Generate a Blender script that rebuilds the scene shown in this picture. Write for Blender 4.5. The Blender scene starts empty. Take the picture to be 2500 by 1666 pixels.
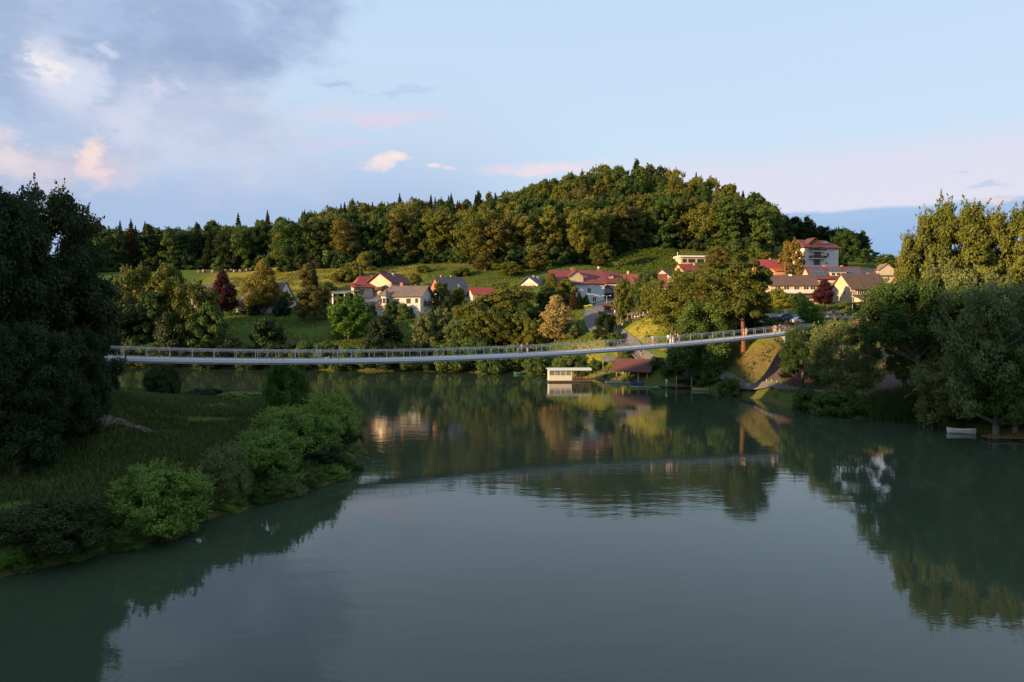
import bpy, bmesh, math, random
import numpy as np
from mathutils import Vector, Matrix
R = math.radians
scene = bpy.context.scene
COL = scene.collection
# ------------------------------------------------------------------ camera
CAM_Z = 15.0; F = 1667.0; PITCH = math.atan(63/1667.0)
cam_d = bpy.data.cameras.new('camera'); cam = bpy.data.objects.new('camera', cam_d); COL.objects.link(cam)
cam.location = (0, 0, CAM_Z); cam.rotation_euler = (math.pi/2 - PITCH, 0, 0)
cam_d.sensor_width = 36; cam_d.lens = 24.0; cam_d.clip_end = 20000; cam_d.clip_start = 0.5
scene.camera = cam
vs = scene.view_settings
vs.view_transform = 'Standard'; vs.look = 'None'; vs.exposure = 1.0; vs.gamma = 1.0
scene.render.resolution_x = 1024; scene.render.resolution_y = 682
cy = scene.cycles
cy.max_bounces = 5; cy.diffuse_bounces = 3; cy.glossy_bounces = 3; cy.transmission_bounces = 3; cy.transparent_max_bounces = 6
cy.use_denoising = True

def ray(px, py):
    a = (px-1250)/F; b = -(py-833)/F
    return Vector((a, math.cos(PITCH)+b*math.sin(PITCH), -math.sin(PITCH)+b*math.cos(PITCH)))
def at(px, py, Y):
    r = ray(px, py); t = Y/r.y
    return Vector((r.x*t, Y, CAM_Z+r.z*t))
def on(px, py, z=0.0):
    r = ray(px, py); t = (z-CAM_Z)/r.z
    return Vector((r.x*t, r.y*t, z))
# ------------------------------------------------------------------ sun and sky
SUN_AZ = R(-116); SUN_EL = R(10.6)
to_sun = Vector((math.sin(SUN_AZ)*math.cos(SUN_EL), math.cos(SUN_AZ)*math.cos(SUN_EL), math.sin(SUN_EL)))
sl = bpy.data.lights.new('sun', 'SUN'); sun = bpy.data.objects.new('sun', sl); COL.objects.link(sun)
sl.energy = 5.0; sl.angle = R(0.5); sl.color = (1.0, 0.64, 0.30)
sun.rotation_euler = (-to_sun).to_track_quat('-Z', 'Y').to_euler(); sun.location = (-300, -60, 120)

W = bpy.data.worlds.new('World'); scene.world = W; W.use_nodes = True
wt = W.node_tree; wt.nodes.clear()
def wn(t): return wt.nodes.new(t)
def wset(sock, v):
    if hasattr(v, 'links'): wt.links.new(v, sock)
    else: sock.default_value = v
def wm(op, a, b=0.0, c=0.0):
    n = wn('ShaderNodeMath'); n.operation = op
    wset(n.inputs[0], a); wset(n.inputs[1], b)
    if op in ('MULTIPLY_ADD', 'SMOOTH_MIN'): wset(n.inputs[2], c)
    return n.outputs[0]
def wmap(v, a, b, c=0.0, d=1.0, smooth=True):
    n = wn('ShaderNodeMapRange'); n.interpolation_type = 'SMOOTHSTEP' if smooth else 'LINEAR'
    wset(n.inputs[0], v)
    for i, q in enumerate((a, b, c, d)): wset(n.inputs[i+1], q)
    return n.outputs[0]
def wmix(f, a, b):
    n = wn('ShaderNodeMix'); n.data_type = 'RGBA'
    wset(n.inputs[0], f); wset(n.inputs[6], a if hasattr(a, 'links') else (*a, 1)); wset(n.inputs[7], b if hasattr(b, 'links') else (*b, 1))
    return n.outputs[2]
sky = wn('ShaderNodeTexSky'); sky.sky_type = 'NISHITA'; sky.sun_disc = False
sky.sun_elevation = SUN_EL; sky.sun_rotation = SUN_AZ % (2*math.pi); sky.altitude = 200; sky.air_density = 1.0; sky.dust_density = 1.5; sky.ozone_density = 2.5
tc = wn('ShaderNodeTexCoord'); sp = wn('ShaderNodeSeparateXYZ'); wt.links.new(tc.outputs['Generated'], sp.inputs[0])
az = wm('ARCTAN2', sp.outputs[0], sp.outputs[1]); el = wm('ARCSINE', sp.outputs[2])
cb = wn('ShaderNodeCombineXYZ'); wset(cb.inputs[0], az); wset(cb.inputs[1], wm('MULTIPLY', el, 1.9))
def wnoise(scale, detail, rough, off=0.0, dist=0.0):
    m = wn('ShaderNodeVectorMath'); m.operation = 'ADD'; wset(m.inputs[0], cb.outputs[0]); m.inputs[1].default_value = (off, off*.7, off*1.3)
    n = wn('ShaderNodeTexNoise'); wset(n.inputs['Vector'], m.outputs[0])
    n.inputs['Scale'].default_value = scale; n.inputs['Detail'].default_value = detail; n.inputs['Roughness'].default_value = rough; n.inputs['Distortion'].default_value = dist
    return n
nz1 = wnoise(7.0, 8, .60, 3.1)      # shape warp
nz2 = wnoise(14.0, 8, .62, 9.7)
nz3 = wnoise(3.2, 6, .55, 21.3, .6)
def warp(amount_a, amount_e, n):
    s = wn('ShaderNodeSeparateColor'); wt.links.new(n.outputs['Color'], s.inputs[0])
    a2 = wm('ADD', az, wm('MULTIPLY', wm('SUBTRACT', s.outputs[0], .5), amount_a))
    e2 = wm('ADD', el, wm('MULTIPLY', wm('SUBTRACT', s.outputs[1], .5), amount_e))
    return a2, e2
WA, WE = warp(.42, .24, nz1)        # billowy
SA, SE = warp(.13, .045, nz2)       # fine
def sky_c(px, py):
    r = ray(px, py).normalized(); return math.atan2(r.x, r.y), math.asin(r.z)
def blob(px, py, rx, ry, inner=.25, outer=1.0, rot=0.0, fine=False):
    a0, e0 = sky_c(px, py); A, E = (SA, SE) if fine else (WA, WE)
    dx = wm('SUBTRACT', A, a0); dy = wm('SUBTRACT', E, e0); c, s = math.cos(rot), math.sin(rot)
    k = math.cos(a0)**2
    ux = wm('DIVIDE', wm('ADD', wm('MULTIPLY', dx, c), wm('MULTIPLY', dy, s)), rx/F*k)
    uy = wm('DIVIDE', wm('SUBTRACT', wm('MULTIPLY', dy, c), wm('MULTIPLY', dx, s)), ry/F)
    d = wm('SQRT', wm('ADD', wm('MULTIPLY', ux, ux), wm('MULTIPLY', uy, uy)))
    return wmap(d, outer, inner)
def wmul(*a):
    r = a[0]
    for q in a[1:]: r = wm('MULTIPLY', r, q)
    return r
SKY_S = 0.058
K = 1/SKY_S/2**vs.exposure                       # cloud colours below are written as they leave the background
def cc(r, g, b): return (r*K, g*K, b*K)
def srgb(r, g, b):
    f = lambda v: (v/255/12.92) if v/255 <= .04045 else ((v/255+.055)/1.055)**2.4
    return cc(f(r), f(g), f(b))
col = sky.outputs[0]
# thin high veil that pales the blue, thicker low down
veil = wmap(el, R(60), R(2), .8, .95)
up = wmap(el, R(5), R(30))
col = wmix(veil, col, wmix(up, srgb(210, 231, 251), srgb(203, 229, 255)))
# distant blue cloud bank on the horizon at right, lavender low sky at left
E_TOP = wm('ADD', sky_c(2200, 500)[1], wm('MULTIPLY', wm('SUBTRACT', nz2.outputs[0], .5), .016))
left = wmap(az, R(4), R(-8)); right = wmap(az, R(5), R(14))
pinkband = wmul(wmap(el, R(14.2), R(10.2)), right, wmap(nz3.outputs[0], .2, .6, .7, 1.0))
col = wmix(wmul(pinkband, .6), col, srgb(236, 222, 236))
bank = wmul(wmap(wm('SUBTRACT', E_TOP, el), -.001, .006), right)
col = wmix(wmul(bank, .85), col, wmix(wmap(el, R(9.5), R(4)), srgb(164, 194, 230), srgb(136, 180, 226)))
low = wmul(wmap(el, R(22), R(7)), wmap(az, R(10), R(-9)))
col = wmix(wmul(low, .85), col, wmix(wmap(el, R(8), R(15)), srgb(166, 188, 224), srgb(190, 206, 232)))
# the large grey-blue cloud, upper left, and its rear over the unseen sky behind
cloud = wm('MAXIMUM', blob(150, 40, 760, 330, .55, 1.05), blob(440, -140, 500, 400, .45, 1.05))
cloud = wm('MAXIMUM', cloud, blob(-350, 120, 800, 420, .4, 1.1))
ctex = wmap(nz3.outputs[0], .3, .72); ct2 = wmap(nz1.outputs[0], .35, .7)
cloudcol = wmix(ctex, srgb(150, 172, 207), srgb(184, 202, 230)); cloudcol = wmix(wmul(ct2, .5), cloudcol, srgb(166, 190, 228)); cloudcol = wmix(wmul(wmap(nz2.outputs[0], .42, .62), .5), cloudcol, srgb(146, 166, 201))
col = wmix(wmul(cloud, .92), col, cloudcol)
veil2 = blob(500, 330, 420, 170, .2, 1.05)
col = wmix(wmul(veil2, .75), col, wmix(ct2, srgb(194, 206, 230), srgb(216, 221, 238)))
pk = blob(110, 428, 420, 85, .15, 1.0); col = wmix(wmul(pk, .85), col, wmix(ct2, srgb(208, 204, 220), srgb(240, 224, 226)))
for (x, y, rx, ry, c, f, rot) in (
    (150, 185, 95, 85, (222, 226, 244), .85, 0), (118, 160, 32, 40, (246, 240, 242), .8, 0), (205, 215, 70, 70, (216, 222, 240), .75, 0), (330, 270, 70, 50, (212, 218, 238), .6, 0),
    (270, 120, 26, 18, (220, 228, 246), .6, 0), (400, 222, 30, 32, (214, 216, 238), .7, 0), (292, 316, 46, 48, (214, 216, 238), .8, 0),
    (222, 395, 42, 62, (244, 220, 222), .9, 0), (215, 372, 26, 26, (250, 226, 218), .8, 0), (520, 450, 75, 50, (190, 200, 232), .6, 0),
    (930, 398, 70, 16, (250, 228, 230), .95, .18), (965, 385, 36, 15, (254, 232, 228), .9, .15), (1073, 404, 22, 11, (252, 230, 230), .9, 0),
    (1330, 412, 180, 16, (240, 224, 232), .85, .03), (1200, 416, 60, 8, (224, 214, 232), .6, 0),
    (2470, 486, 60, 10, (250, 226, 224), .7, 0)):
    col = wmix(wmul(blob(x, y, rx*1.25, ry*1.25, .1, 1.0, rot, True), f), col, srgb(*c))
for (x, y, rx, ry, c, f, rot) in ((920, 284, 260, 26, (226, 214, 234), .8, .03), (820, 350, 150, 14, (214, 208, 234), .6, 0),
    (840, 212, 90, 14, (160, 184, 222), .55, .04), (990, 225, 130, 9, (170, 196, 230), .45, .2), (2420, 455, 90, 7, (176, 194, 222), .6, 0), (2330, 432, 60, 5, (180, 198, 226), .5, 0)):
    col = wmix(wmul(blob(x, y, rx, ry, .0, 1.0, rot, True), f), col, srgb(*c))
# cloud added overhead and behind the viewer, out of view, to set the ambient light
over = wm('MAXIMUM', wmap(el, R(33), R(50)), wmap(wm('ABSOLUTE', az), R(52), R(80)))
col = wmix(wmul(over, .85), col, wmix(ctex, srgb(172, 188, 216), srgb(202, 214, 234)))
bg = wn('ShaderNodeBackground'); wset(bg.inputs[0], col); bg.inputs[1].default_value = SKY_S
wo = wn('ShaderNodeOutputWorld'); wt.links.new(bg.outputs[0], wo.inputs[0])

# ------------------------------------------------------------------ helpers: objects, names, labels
def link(o, parent=None):
    COL.objects.link(o)
    if parent is not None: o.parent = parent
    return o
def tag(o, label=None, cat=None, group=None, kind=None):
    if label: o['label'] = label
    if cat: o['category'] = cat
    if group: o['group'] = group
    if kind: o['kind'] = kind
    return o
def empty(name, loc, rz=0.0, label=None, cat=None, group=None):
    o = bpy.data.objects.new(name, None); link(o); o.empty_display_size = .2
    o.location = loc; o.rotation_euler = (0, 0, rz)
    return tag(o, label, cat, group)
def copy_tree(o, parent=None):
    c = o.copy(); link(c)
    if parent is not None: c.parent = parent
    for k in list(o.children): copy_tree(k, c)
    return c
class MB:
    """collects simple solids and links them as ONE mesh object"""
    def __init__(s): s.v = []; s.f = []; s.mi = []; s.m = 0
    def add(s, vs_, fs_, M=None):
        b = len(s.v)
        for p in vs_:
            s.v.append(tuple(M @ Vector(p)) if M is not None else tuple(p))
        for f in fs_: s.f.append(tuple(b+i for i in f)); s.mi.append(s.m)
        return s
    def box(s, x0, x1, y0, y1, z0, z1, M=None):
        return s.add([(x0,y0,z0),(x1,y0,z0),(x1,y1,z0),(x0,y1,z0),(x0,y0,z1),(x1,y0,z1),(x1,y1,z1),(x0,y1,z1)],
                     [(0,3,2,1),(4,5,6,7),(0,1,5,4),(1,2,6,5),(2,3,7,6),(3,0,4,7)], M)
    def tube(s, pts, rad, n=8, M=None):
        pts = [Vector(p) for p in pts]; rad = rad if isinstance(rad, (list, tuple)) else [rad]*len(pts)
        vs_, fs_ = [], []
        for i, p in enumerate(pts):
            t = (pts[min(i+1, len(pts)-1)] - pts[max(i-1, 0)]).normalized()
            a = t.cross(Vector((0,0,1)) if abs(t.z) < .9 else Vector((1,0,0))).normalized(); b = t.cross(a)
            for k in range(n):
                w = 2*math.pi*k/n; vs_.append(p + (a*math.cos(w)+b*math.sin(w))*rad[i])
        for i in range(len(pts)-1):
            for k in range(n):
                fs_.append((i*n+k, i*n+(k+1)%n, (i+1)*n+(k+1)%n, (i+1)*n+k))
        fs_.append(tuple(range(n))[::-1]); fs_.append(tuple((len(pts)-1)*n+k for k in range(n)))
        return s.add(vs_, fs_, M)
    def ball(s, c, r, n=8, m=6, M=None):
        r = r if isinstance(r, tuple) else (r, r, r); vs_, fs_ = [], []
        for i in range(m+1):
            t = math.pi*i/m
            for k in range(n):
                w = 2*math.pi*k/n
                vs_.append((c[0]+r[0]*math.sin(t)*math.cos(w), c[1]+r[1]*math.sin(t)*math.sin(w), c[2]+r[2]*math.cos(t)))
        for i in range(m):
            for k in range(n): fs_.append((i*n+k, (i+1)*n+k, (i+1)*n+(k+1)%n, i*n+(k+1)%n))
        return s.add(vs_, fs_, M)
    def prism(s, poly, y0, y1, M=None, axis='y'):
        n = len(poly)
        if axis == 'y': vs_ = [(p[0], y0, p[1]) for p in poly]+[(p[0], y1, p[1]) for p in poly]
        elif axis == 'x': vs_ = [(y0, p[0], p[1]) for p in poly]+[(y1, p[0], p[1]) for p in poly]
        else: vs_ = [(p[0], p[1], y0) for p in poly]+[(p[0], p[1], y1) for p in poly]
        fs_ = [tuple(range(n)), tuple(range(2*n-1, n-1, -1))]+[(i, i+n, (i+1)%n+n, (i+1)%n) for i in range(n)]
        return s.add(vs_, fs_, M)
    def build(s, name, mat, parent=None, smooth=False, fix=True):
        me = bpy.data.meshes.new(name); me.from_pydata(s.v, [], s.f)
        for m in (mat if isinstance(mat, (list, tuple)) else [mat]): me.materials.append(m)
        if any(s.mi): me.polygons.foreach_set('material_index', s.mi)
        if fix:
            bm = bmesh.new(); bm.from_mesh(me); bmesh.ops.recalc_face_normals(bm, faces=bm.faces); bm.to_mesh(me); bm.free()
        if smooth: me.polygons.foreach_set('use_smooth', [True]*len(me.polygons))
        me.update()
        return link(bpy.data.objects.new(name, me), parent)
# ------------------------------------------------------------------ helpers: materials
def new_mat(name):
    m = bpy.data.materials.new(name); m.use_nodes = True; nt = m.node_tree
    return m, nt, nt.nodes['Principled BSDF']
def node(nt, t, **kw):
    n = nt.nodes.new(t)
    for k, v in kw.items(): setattr(n, k, v)
    return n
def mnoise(nt, scale, detail=4, rough=.6, coord='Object', stretch=None):
    tcn = node(nt, 'ShaderNodeTexCoord'); n = node(nt, 'ShaderNodeTexNoise'); src = tcn.outputs[coord]
    if stretch:
        mp = node(nt, 'ShaderNodeMapping'); nt.links.new(src, mp.inputs[0]); mp.inputs['Scale'].default_value = stretch; src = mp.outputs[0]
    nt.links.new(src, n.inputs['Vector']); n.inputs['Scale'].default_value = scale; n.inputs['Detail'].default_value = detail; n.inputs['Roughness'].default_value = rough
    return n.outputs[0]
def mmix(nt, f, a, b, blend='MIX'):
    n = node(nt, 'ShaderNodeMix', data_type='RGBA', blend_type=blend)
    for i, v in ((0, f), (6, a), (7, b)):
        if hasattr(v, 'links'): nt.links.new(v, n.inputs[i])
        else: n.inputs[i].default_value = v if i == 0 else (*v, 1)
    return n.outputs[2]
def mmap(nt, v, a, b, c=0., d=1.):
    n = node(nt, 'ShaderNodeMapRange', interpolation_type='SMOOTHSTEP'); nt.links.new(v, n.inputs[0])
    for i, q in enumerate((a, b, c, d)): n.inputs[i+1].default_value = q
    return n.outputs[0]
def mbump(nt, b, h, strength, dist=.05):
    n = node(nt, 'ShaderNodeBump'); nt.links.new(h, n.inputs['Height']); n.inputs['Strength'].default_value = strength; n.inputs['Distance'].default_value = dist
    nt.links.new(n.outputs[0], b.inputs['Normal'])
_mats = {}
def plain(name, c, rough=.7, metal=0.0, var=.18, scale=3.0):
    """a colour with gentle mottling and grain"""
    if name in _mats: return _mats[name]
    m, nt, b = new_mat(name)
    lo = tuple(v*(1-var) for v in c); hi = tuple(min(1, v*(1+var)) for v in c)
    nt.links.new(mmix(nt, mmap(nt, mnoise(nt, scale), .3, .7), lo, hi), b.inputs['Base Color'])
    b.inputs['Roughness'].default_value = rough; b.inputs['Metallic'].default_value = metal
    _mats[name] = m; return m
def roof_mat(name, c, course=.32):
    if name in _mats: return _mats[name]
    m, nt, b = new_mat(name)
    tcn = node(nt, 'ShaderNodeTexCoord'); br = node(nt, 'ShaderNodeTexBrick'); nt.links.new(tcn.outputs['UV'], br.inputs['Vector'])
    br.inputs['Scale'].default_value = 1.0; br.inputs['Brick Width'].default_value = .26; br.inputs['Row Height'].default_value = course; br.inputs['Mortar Size'].default_value = .03
    br.inputs['Color1'].default_value = (*[v*.8 for v in c], 1); br.inputs['Color2'].default_value = (*[min(1, v*1.2) for v in c], 1); br.inputs['Mortar'].default_value = (*[v*.45 for v in c], 1)
    big = mmap(nt, mnoise(nt, .5, 5), .3, .75)
    c2 = mmix(nt, big, tuple(v*.72 for v in c), tuple(min(1, v*1.15) for v in c))
    nt.links.new(mmix(nt, .5, br.outputs[0], c2), b.inputs['Base Color']); b.inputs['Roughness'].default_value = .75
    mbump(nt, b, br.outputs['Fac'], -.4, .04)
    _mats[name] = m; return m
def wood_mat(name, c):
    if name in _mats: return _mats[name]
    m, nt, b = new_mat(name)
    n = mnoise(nt, 5, 5, .6, 'Object', (1, 1, .12))
    nt.links.new(mmix(nt, mmap(nt, n, .3, .7), tuple(v*.6 for v in c), tuple(v*1.3 for v in c)), b.inputs['Base Color']); b.inputs['Roughness'].default_value = .8
    mbump(nt, b, n, .3, .02)
    _mats[name] = m; return m
def leaf_mat(name, a, b_, trans=.28, rnd=.35):
    if name in _mats: return _mats[name]
    m, nt, b = new_mat(name)
    at_ = node(nt, 'ShaderNodeAttribute', attribute_name='tint'); oi = node(nt, 'ShaderNodeObjectInfo')
    c = mmix(nt, at_.outputs['Fac'], a, b_)
    hs = node(nt, 'ShaderNodeHueSaturation'); nt.links.new(c, hs.inputs['Color'])
    mr = node(nt, 'ShaderNodeMapRange'); nt.links.new(oi.outputs['Random'], mr.inputs[0]); mr.inputs[3].default_value = 1-rnd; mr.inputs[4].default_value = 1+rnd
    nt.links.new(mr.outputs[0], hs.inputs['Value'])
    mr2 = node(nt, 'ShaderNodeMapRange'); nt.links.new(oi.outputs['Random'], mr2.inputs[0]); mr2.inputs[3].default_value = .515; mr2.inputs[4].default_value = .485
    nt.links.new(mr2.outputs[0], hs.inputs['Hue'])
    nt.links.new(hs.outputs[0], b.inputs['Base Color']); b.inputs['Roughness'].default_value = .6; b.inputs['Specular IOR Level'].default_value = .25
    tr = node(nt, 'ShaderNodeBsdfTranslucent'); nt.links.new(hs.outputs[0], tr.inputs['Color'])
    mx = node(nt, 'ShaderNodeMixShader'); mx.inputs[0].default_value = trans
    nt.links.new(b.outputs[0], mx.inputs[1]); nt.links.new(tr.outputs[0], mx.inputs[2])
    nt.links.new(mx.outputs[0], nt.nodes['Material Output'].inputs[0])
    _mats[name] = m; return m
# ------------------------------------------------------------------ terrain
def poly_sd(P, poly):
    """signed distance (positive inside) from points (n,2) to a closed polygon"""
    poly = np.asarray(poly, float); d = np.full(len(P), 1e18); ins = np.zeros(len(P), bool); n = len(poly)
    for i in range(n):
        a = poly[i]; b = poly[(i+1) % n]; ab = b-a; ap = P-a
        t = np.clip((ap@ab)/max(ab@ab, 1e-9), 0, 1); q = ap - t[:, None]*ab
        d = np.minimum(d, (q**2).sum(1))
        c = ((a[1] > P[:, 1]) != (b[1] > P[:, 1]))
        with np.errstate(divide='ignore', invalid='ignore'):
            xi = (b[0]-a[0])*(P[:, 1]-a[1])/(b[1]-a[1]+1e-12)+a[0]
        ins ^= c & (P[:, 0] < xi)
    d = np.sqrt(d); return np.where(ins, d, -d)
def w2(px, py): p = on(px, py, 0); return (p.x, p.y)
BIG = 9000
near_bank = [(-60, -200), (-46, 0), (-36, 22)] + [w2(*q) for q in ((0, 1412), (110, 1392), (250, 1352), (380, 1322), (500, 1268), (620, 1238), (740, 1205), (845, 1168), (872, 1120), (884, 1084), (868, 1050), (800, 1008), (690, 978), (600, 968), (480, 962), (380, 966), (290, 976))] + [(-95, 118), (-160, 126), (-260, 128), (-BIG, 140), (-BIG, -BIG), (-200, -BIG)]
far_bank = [(-BIG, 210), (-260, 205), (-160, 200)] + [w2(*q) for q in ((200, 897), (450, 899), (700, 902), (900, 906), (1100, 908), (1240, 913), (1330, 914), (1420, 922), (1500, 930), (1600, 942), (1700, 951), (1780, 963), (1850, 977), (1935, 998), (2010, 1010), (2090, 1022), (2180, 1028), (2257, 1034), (2330, 1044), (2400, 1060), (2500, 1076))] + [(72, 62), (86, 20), (96, -60), (120, -300), (300, -BIG), (BIG, -BIG), (BIG, BIG), (-BIG, BIG)]
NEAR_PTS = [(-30,60,2.0),(-45,95,2.2),(-26,76,1.8),(-62,112,2.0),(-60,60,6.5),(-80,58,9.2),(-72,78,9.0),(-100,90,10),(-38,46,2.3),(-50,20,5),(-46,60,2.6),(-41,76,2.4),(-47,73,6.2),(-55,72,8.6),(-66,95,6),
            (-120,60,14),(-160,0,22),(-130,-60,20),(-100,-200,20),(-200,120,12),(-160,105,8),(-23,58,1.7),(-22,85,1.4),(-50,108,1.8)]
FAR_PX = [ # (px, py, Y)
 (300,815,205),(300,780,225),(300,735,255),(300,690,310),(250,662,365),(545,832,206),(560,782,222),(620,757,240),(560,730,262),(560,690,310),(520,664,357),(620,660,365),(400,645,430),(150,650,400),
 (800,840,202),(800,800,214),(800,758,236),(800,715,265),(800,680,293),(780,645,330),(780,600,410),
 (1000,852,197),(1000,805,212),(1000,766,232),(1000,725,258),(1000,690,285),(1000,652,312),(950,584,400),(1150,852,190),(1150,800,205),(1150,757,226),(1150,715,255),(1150,660,290),(1200,578,400),
 (1300,838,188),(1300,755,220),(1300,712,250),(1300,657,292),(1330,528,415),(1400,870,166),(1420,828,178),(1440,762,195),(1440,746,214),(1420,690,250),(1440,650,285),
 (1540,484,432),(1540,588,345),(1500,650,300),(1540,617,312),(1600,664,276),(1560,778,172),(1560,792,163),(1560,850,157),(1500,885,161),(1640,760,185),(1650,735,215),(1680,652,275),(1700,622,300),
 (1700,792,155),(1700,825,150),(1850,796,150),(1850,828,138),(1810,870,134),(1900,815,134),(1900,850,131),(1860,905,130),(1960,800,140),(2050,778,150),(2100,798,140),(2000,752,185),(2100,746,210),(2000,715,235),
 (1920,652,257),(1800,660,265),(1800,608,330),(1780,550,420),(1900,600,410),(2000,612,440),(2100,640,440),(2160,628,460),(2160,690,265),(2250,755,200),(2250,775,150),(2200,900,116),(2300,840,122),(2450,830,115),(2400,800,140),(2500,760,180),(2400,650,420),(2500,640,500),(2230,860,124),
 (1930,850,131),(1950,880,126),(2150,930,112),(1750,924,137.5),(1850,938,124.5),(1960,953,116.5),(2060,963,110),(2160,972,105.5),(1680,913,145),(1800,931,131),(1905,946,120),(2010,958,113),(1850,934,126),(1960,949,118)]
FAR_PTS = [tuple(at(*q)) for q in FAR_PX] + [(-300,260,18),(-300,330,34),(-300,420,48),(-420,300,30),(-600,400,45),(0,560,44),(-200,600,52),(200,560,45),(120,500,52),(400,300,24),(500,600,40),(300,150,16),(150,60,10),(200,0,10),(0,800,40),(-500,900,40),(500,900,35),(0,1500,30),(-1500,1500,30),(1500,1500,28),(1500,0,20),(-1500,400,40)]
def rbf(pts, c):
    P = np.array(pts, float); xy = P[:, :2]; n = len(P)
    D = np.sqrt(((xy[:, None]-xy[None])**2).sum(-1)+c*c)
    A = np.zeros((n+1, n+1)); A[:n, :n] = D - np.eye(n)*.0; A[:n, n] = 1; A[n, :n] = 1
    w = np.linalg.solve(A, np.r_[P[:, 2], 0])
    def f(Q):
        out = np.empty(len(Q))
        for i in range(0, len(Q), 20000):
            q = Q[i:i+20000]; out[i:i+20000] = np.sqrt(((q[:, None]-xy[None])**2).sum(-1)+c*c)@w[:n]+w[n]
        return out
    return f
f_near = rbf(NEAR_PTS, 5.0); f_far = rbf(FAR_PTS, 6.0)
def sstep(x, a, b): t = np.clip((x-a)/(b-a), 0, 1); return t*t*(3-2*t)
def hnoise(P, s, seed):
    r = np.random.RandomState(seed); o = np.zeros(len(P))
    for k in range(7):
        a = r.uniform(0, 6.28); w = s*r.uniform(.6, 1.9); o += np.sin((P[:, 0]*math.cos(a)+P[:, 1]*math.sin(a))*w+r.uniform(0, 6.28))
    return o/7
# unseen hills added left of the picture, shaped to shade bank and left wood
def shade_hills(P):
    x, y = P[:, 0], P[:, 1]
    h1 = 62*np.exp(-((x+255)/75)**2)*sstep(-y, 8+0*y, 50+0*y)*(1+.10*np.sin(y*.045))
    h2 = 60*np.exp(-((x+385)/70)**2-((y-283)/55)**2)
    h3 = 34*np.exp(-((x+165)/36)**2-((y-44)/29)**2)
    return np.maximum(h1, 0)+h2+h3
def ground_np(P):
    P = np.asarray(P, float).reshape(-1, 2)
    sn = poly_sd(P, near_bank); sf = poly_sd(P, far_bank)
    wig = hnoise(P, .35, 3)*.7
    def prof(s, f, slope):
        f = np.maximum(f, 1.0); s = s+wig
        up = np.minimum(f, .9*sstep(s, -.6, 2.2)+np.maximum(s-1.0, 0)*slope)
        return np.where(s > -.6, up - .5*(1-sstep(s, -.6, .3)), -.5-np.minimum((-s-.6)*.35, 3.0))
    zn = prof(sn, f_near(P), .8); zf = prof(sf, f_far(P), .95)
    z = np.where(sn > sf, zn, zf)
    z = z+np.where(np.maximum(sn, sf) > 3, shade_hills(P), 0)
    land = sstep(np.maximum(sn, sf), 1, 8)
    return z + land*(hnoise(P, .22, 5)*.22+hnoise(P, .05, 6)*.35)
def ground(x, y): return float(ground_np([[x, y]])[0])
def gp(px, Y):
    p = at(px, 770, Y); return Vector((p.x, Y, ground(p.x, Y)))
def axis(lo, hi, step, ext):
    a = list(np.arange(lo, hi+.01, step)); s = step
    v = hi
    while v < ext: s *= 1.35; v += s; a.append(v)
    v = lo; s = step
    while v > -ext: s *= 1.35; v -= s; a.insert(0, v)
    return np.array(a)
gx = np.unique(np.r_[axis(-220, 240, 2.2, 8000)]); gy = np.unique(np.r_[axis(-30, 420, 2.2, 8000)])
GX, GY = np.meshgrid(gx, gy); GP = np.c_[GX.ravel(), GY.ravel()]
GZ = ground_np(GP)
def mesh_grid(name, nx, ny, co):
    me = bpy.data.meshes.new(name); me.vertices.add(nx*ny); me.vertices.foreach_set('co', co.ravel())
    i = (np.arange(ny-1)[:, None]*nx+np.arange(nx-1)[None]).ravel()
    q = np.c_[i, i+1, i+nx+1, i+nx].astype(np.int32)
    me.loops.add(q.size); me.loops.foreach_set('vertex_index', q.ravel()); me.polygons.add(len(q))
    me.polygons.foreach_set('loop_start', np.arange(0, q.size, 4, dtype=np.int32)); me.polygons.foreach_set('use_smooth', np.ones(len(q), bool))
    me.update(calc_edges=True); return me
tme = mesh_grid('ground', len(gx), len(gy), np.c_[GP, GZ])
SN = poly_sd(GP, near_bank); SF = poly_sd(GP, far_bank)
def patch(pxpoly, soft):   # pxpoly: list of (px, py, Y) corners of a patch of ground
    return sstep(poly_sd(GP, [tuple(at(*q))[:2] for q in pxpoly]), -soft, soft)
hay = patch([(480,690,300),(520,664,352),(640,660,360),(780,655,330),(1010,660,312),(1010,690,290),(780,700,270),(620,720,262)], 8)  # mown meadow, its yellow also holding the sunlight on it
hay = np.maximum(hay, .8*patch([(1400,800,178),(1380,850,168),(1400,865,160),(1470,860,156),(1470,805,172)], 3))  # sunlit lawn painted in with the same yellow
hay = np.maximum(hay, .9*patch([(1500,780,171),(1640,782,168),(1640,805,160),(1500,800,163)], 2))
hay = np.maximum(hay, .5*patch([(1740,800,150),(1930,795,147),(1920,850,130),(1850,935,130),(1770,920,138),(1760,850,140)], 3))  # warm sunlight on the bank grass put into the colour
soil = np.maximum(patch([(1840,935,131),(1960,945,120),(2260,960,100),(2300,860,122),(2200,800,135),(2120,830,130),(1960,820,132),(1920,840,132)], 3)*.85, sstep(np.maximum(SN, SF), 2.4, .3)*sstep(np.maximum(SN, SF), -2, .2)*.6)
soil = np.maximum(soil, .85*patch([(1770,840,139),(1915,825,132),(1905,850,130),(1850,934,126.5),(1770,922,137)], 2)); soil = np.maximum(soil, .8*patch([(480,838,204),(640,840,203),(760,842,202),(760,832,205),(480,828,208)], 1.0))
ca = tme.attributes.new('hay', 'FLOAT', 'POINT'); ca.data.foreach_set('value', hay)  # mask of mown grass plus sunlit yellow put into the colour
ca = tme.attributes.new('soil', 'FLOAT', 'POINT'); ca.data.foreach_set('value', soil)
GM, nt, b = new_mat('meadow_grass')
ah = node(nt, 'ShaderNodeAttribute', attribute_name='hay'); aso = node(nt, 'ShaderNodeAttribute', attribute_name='soil')
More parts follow.
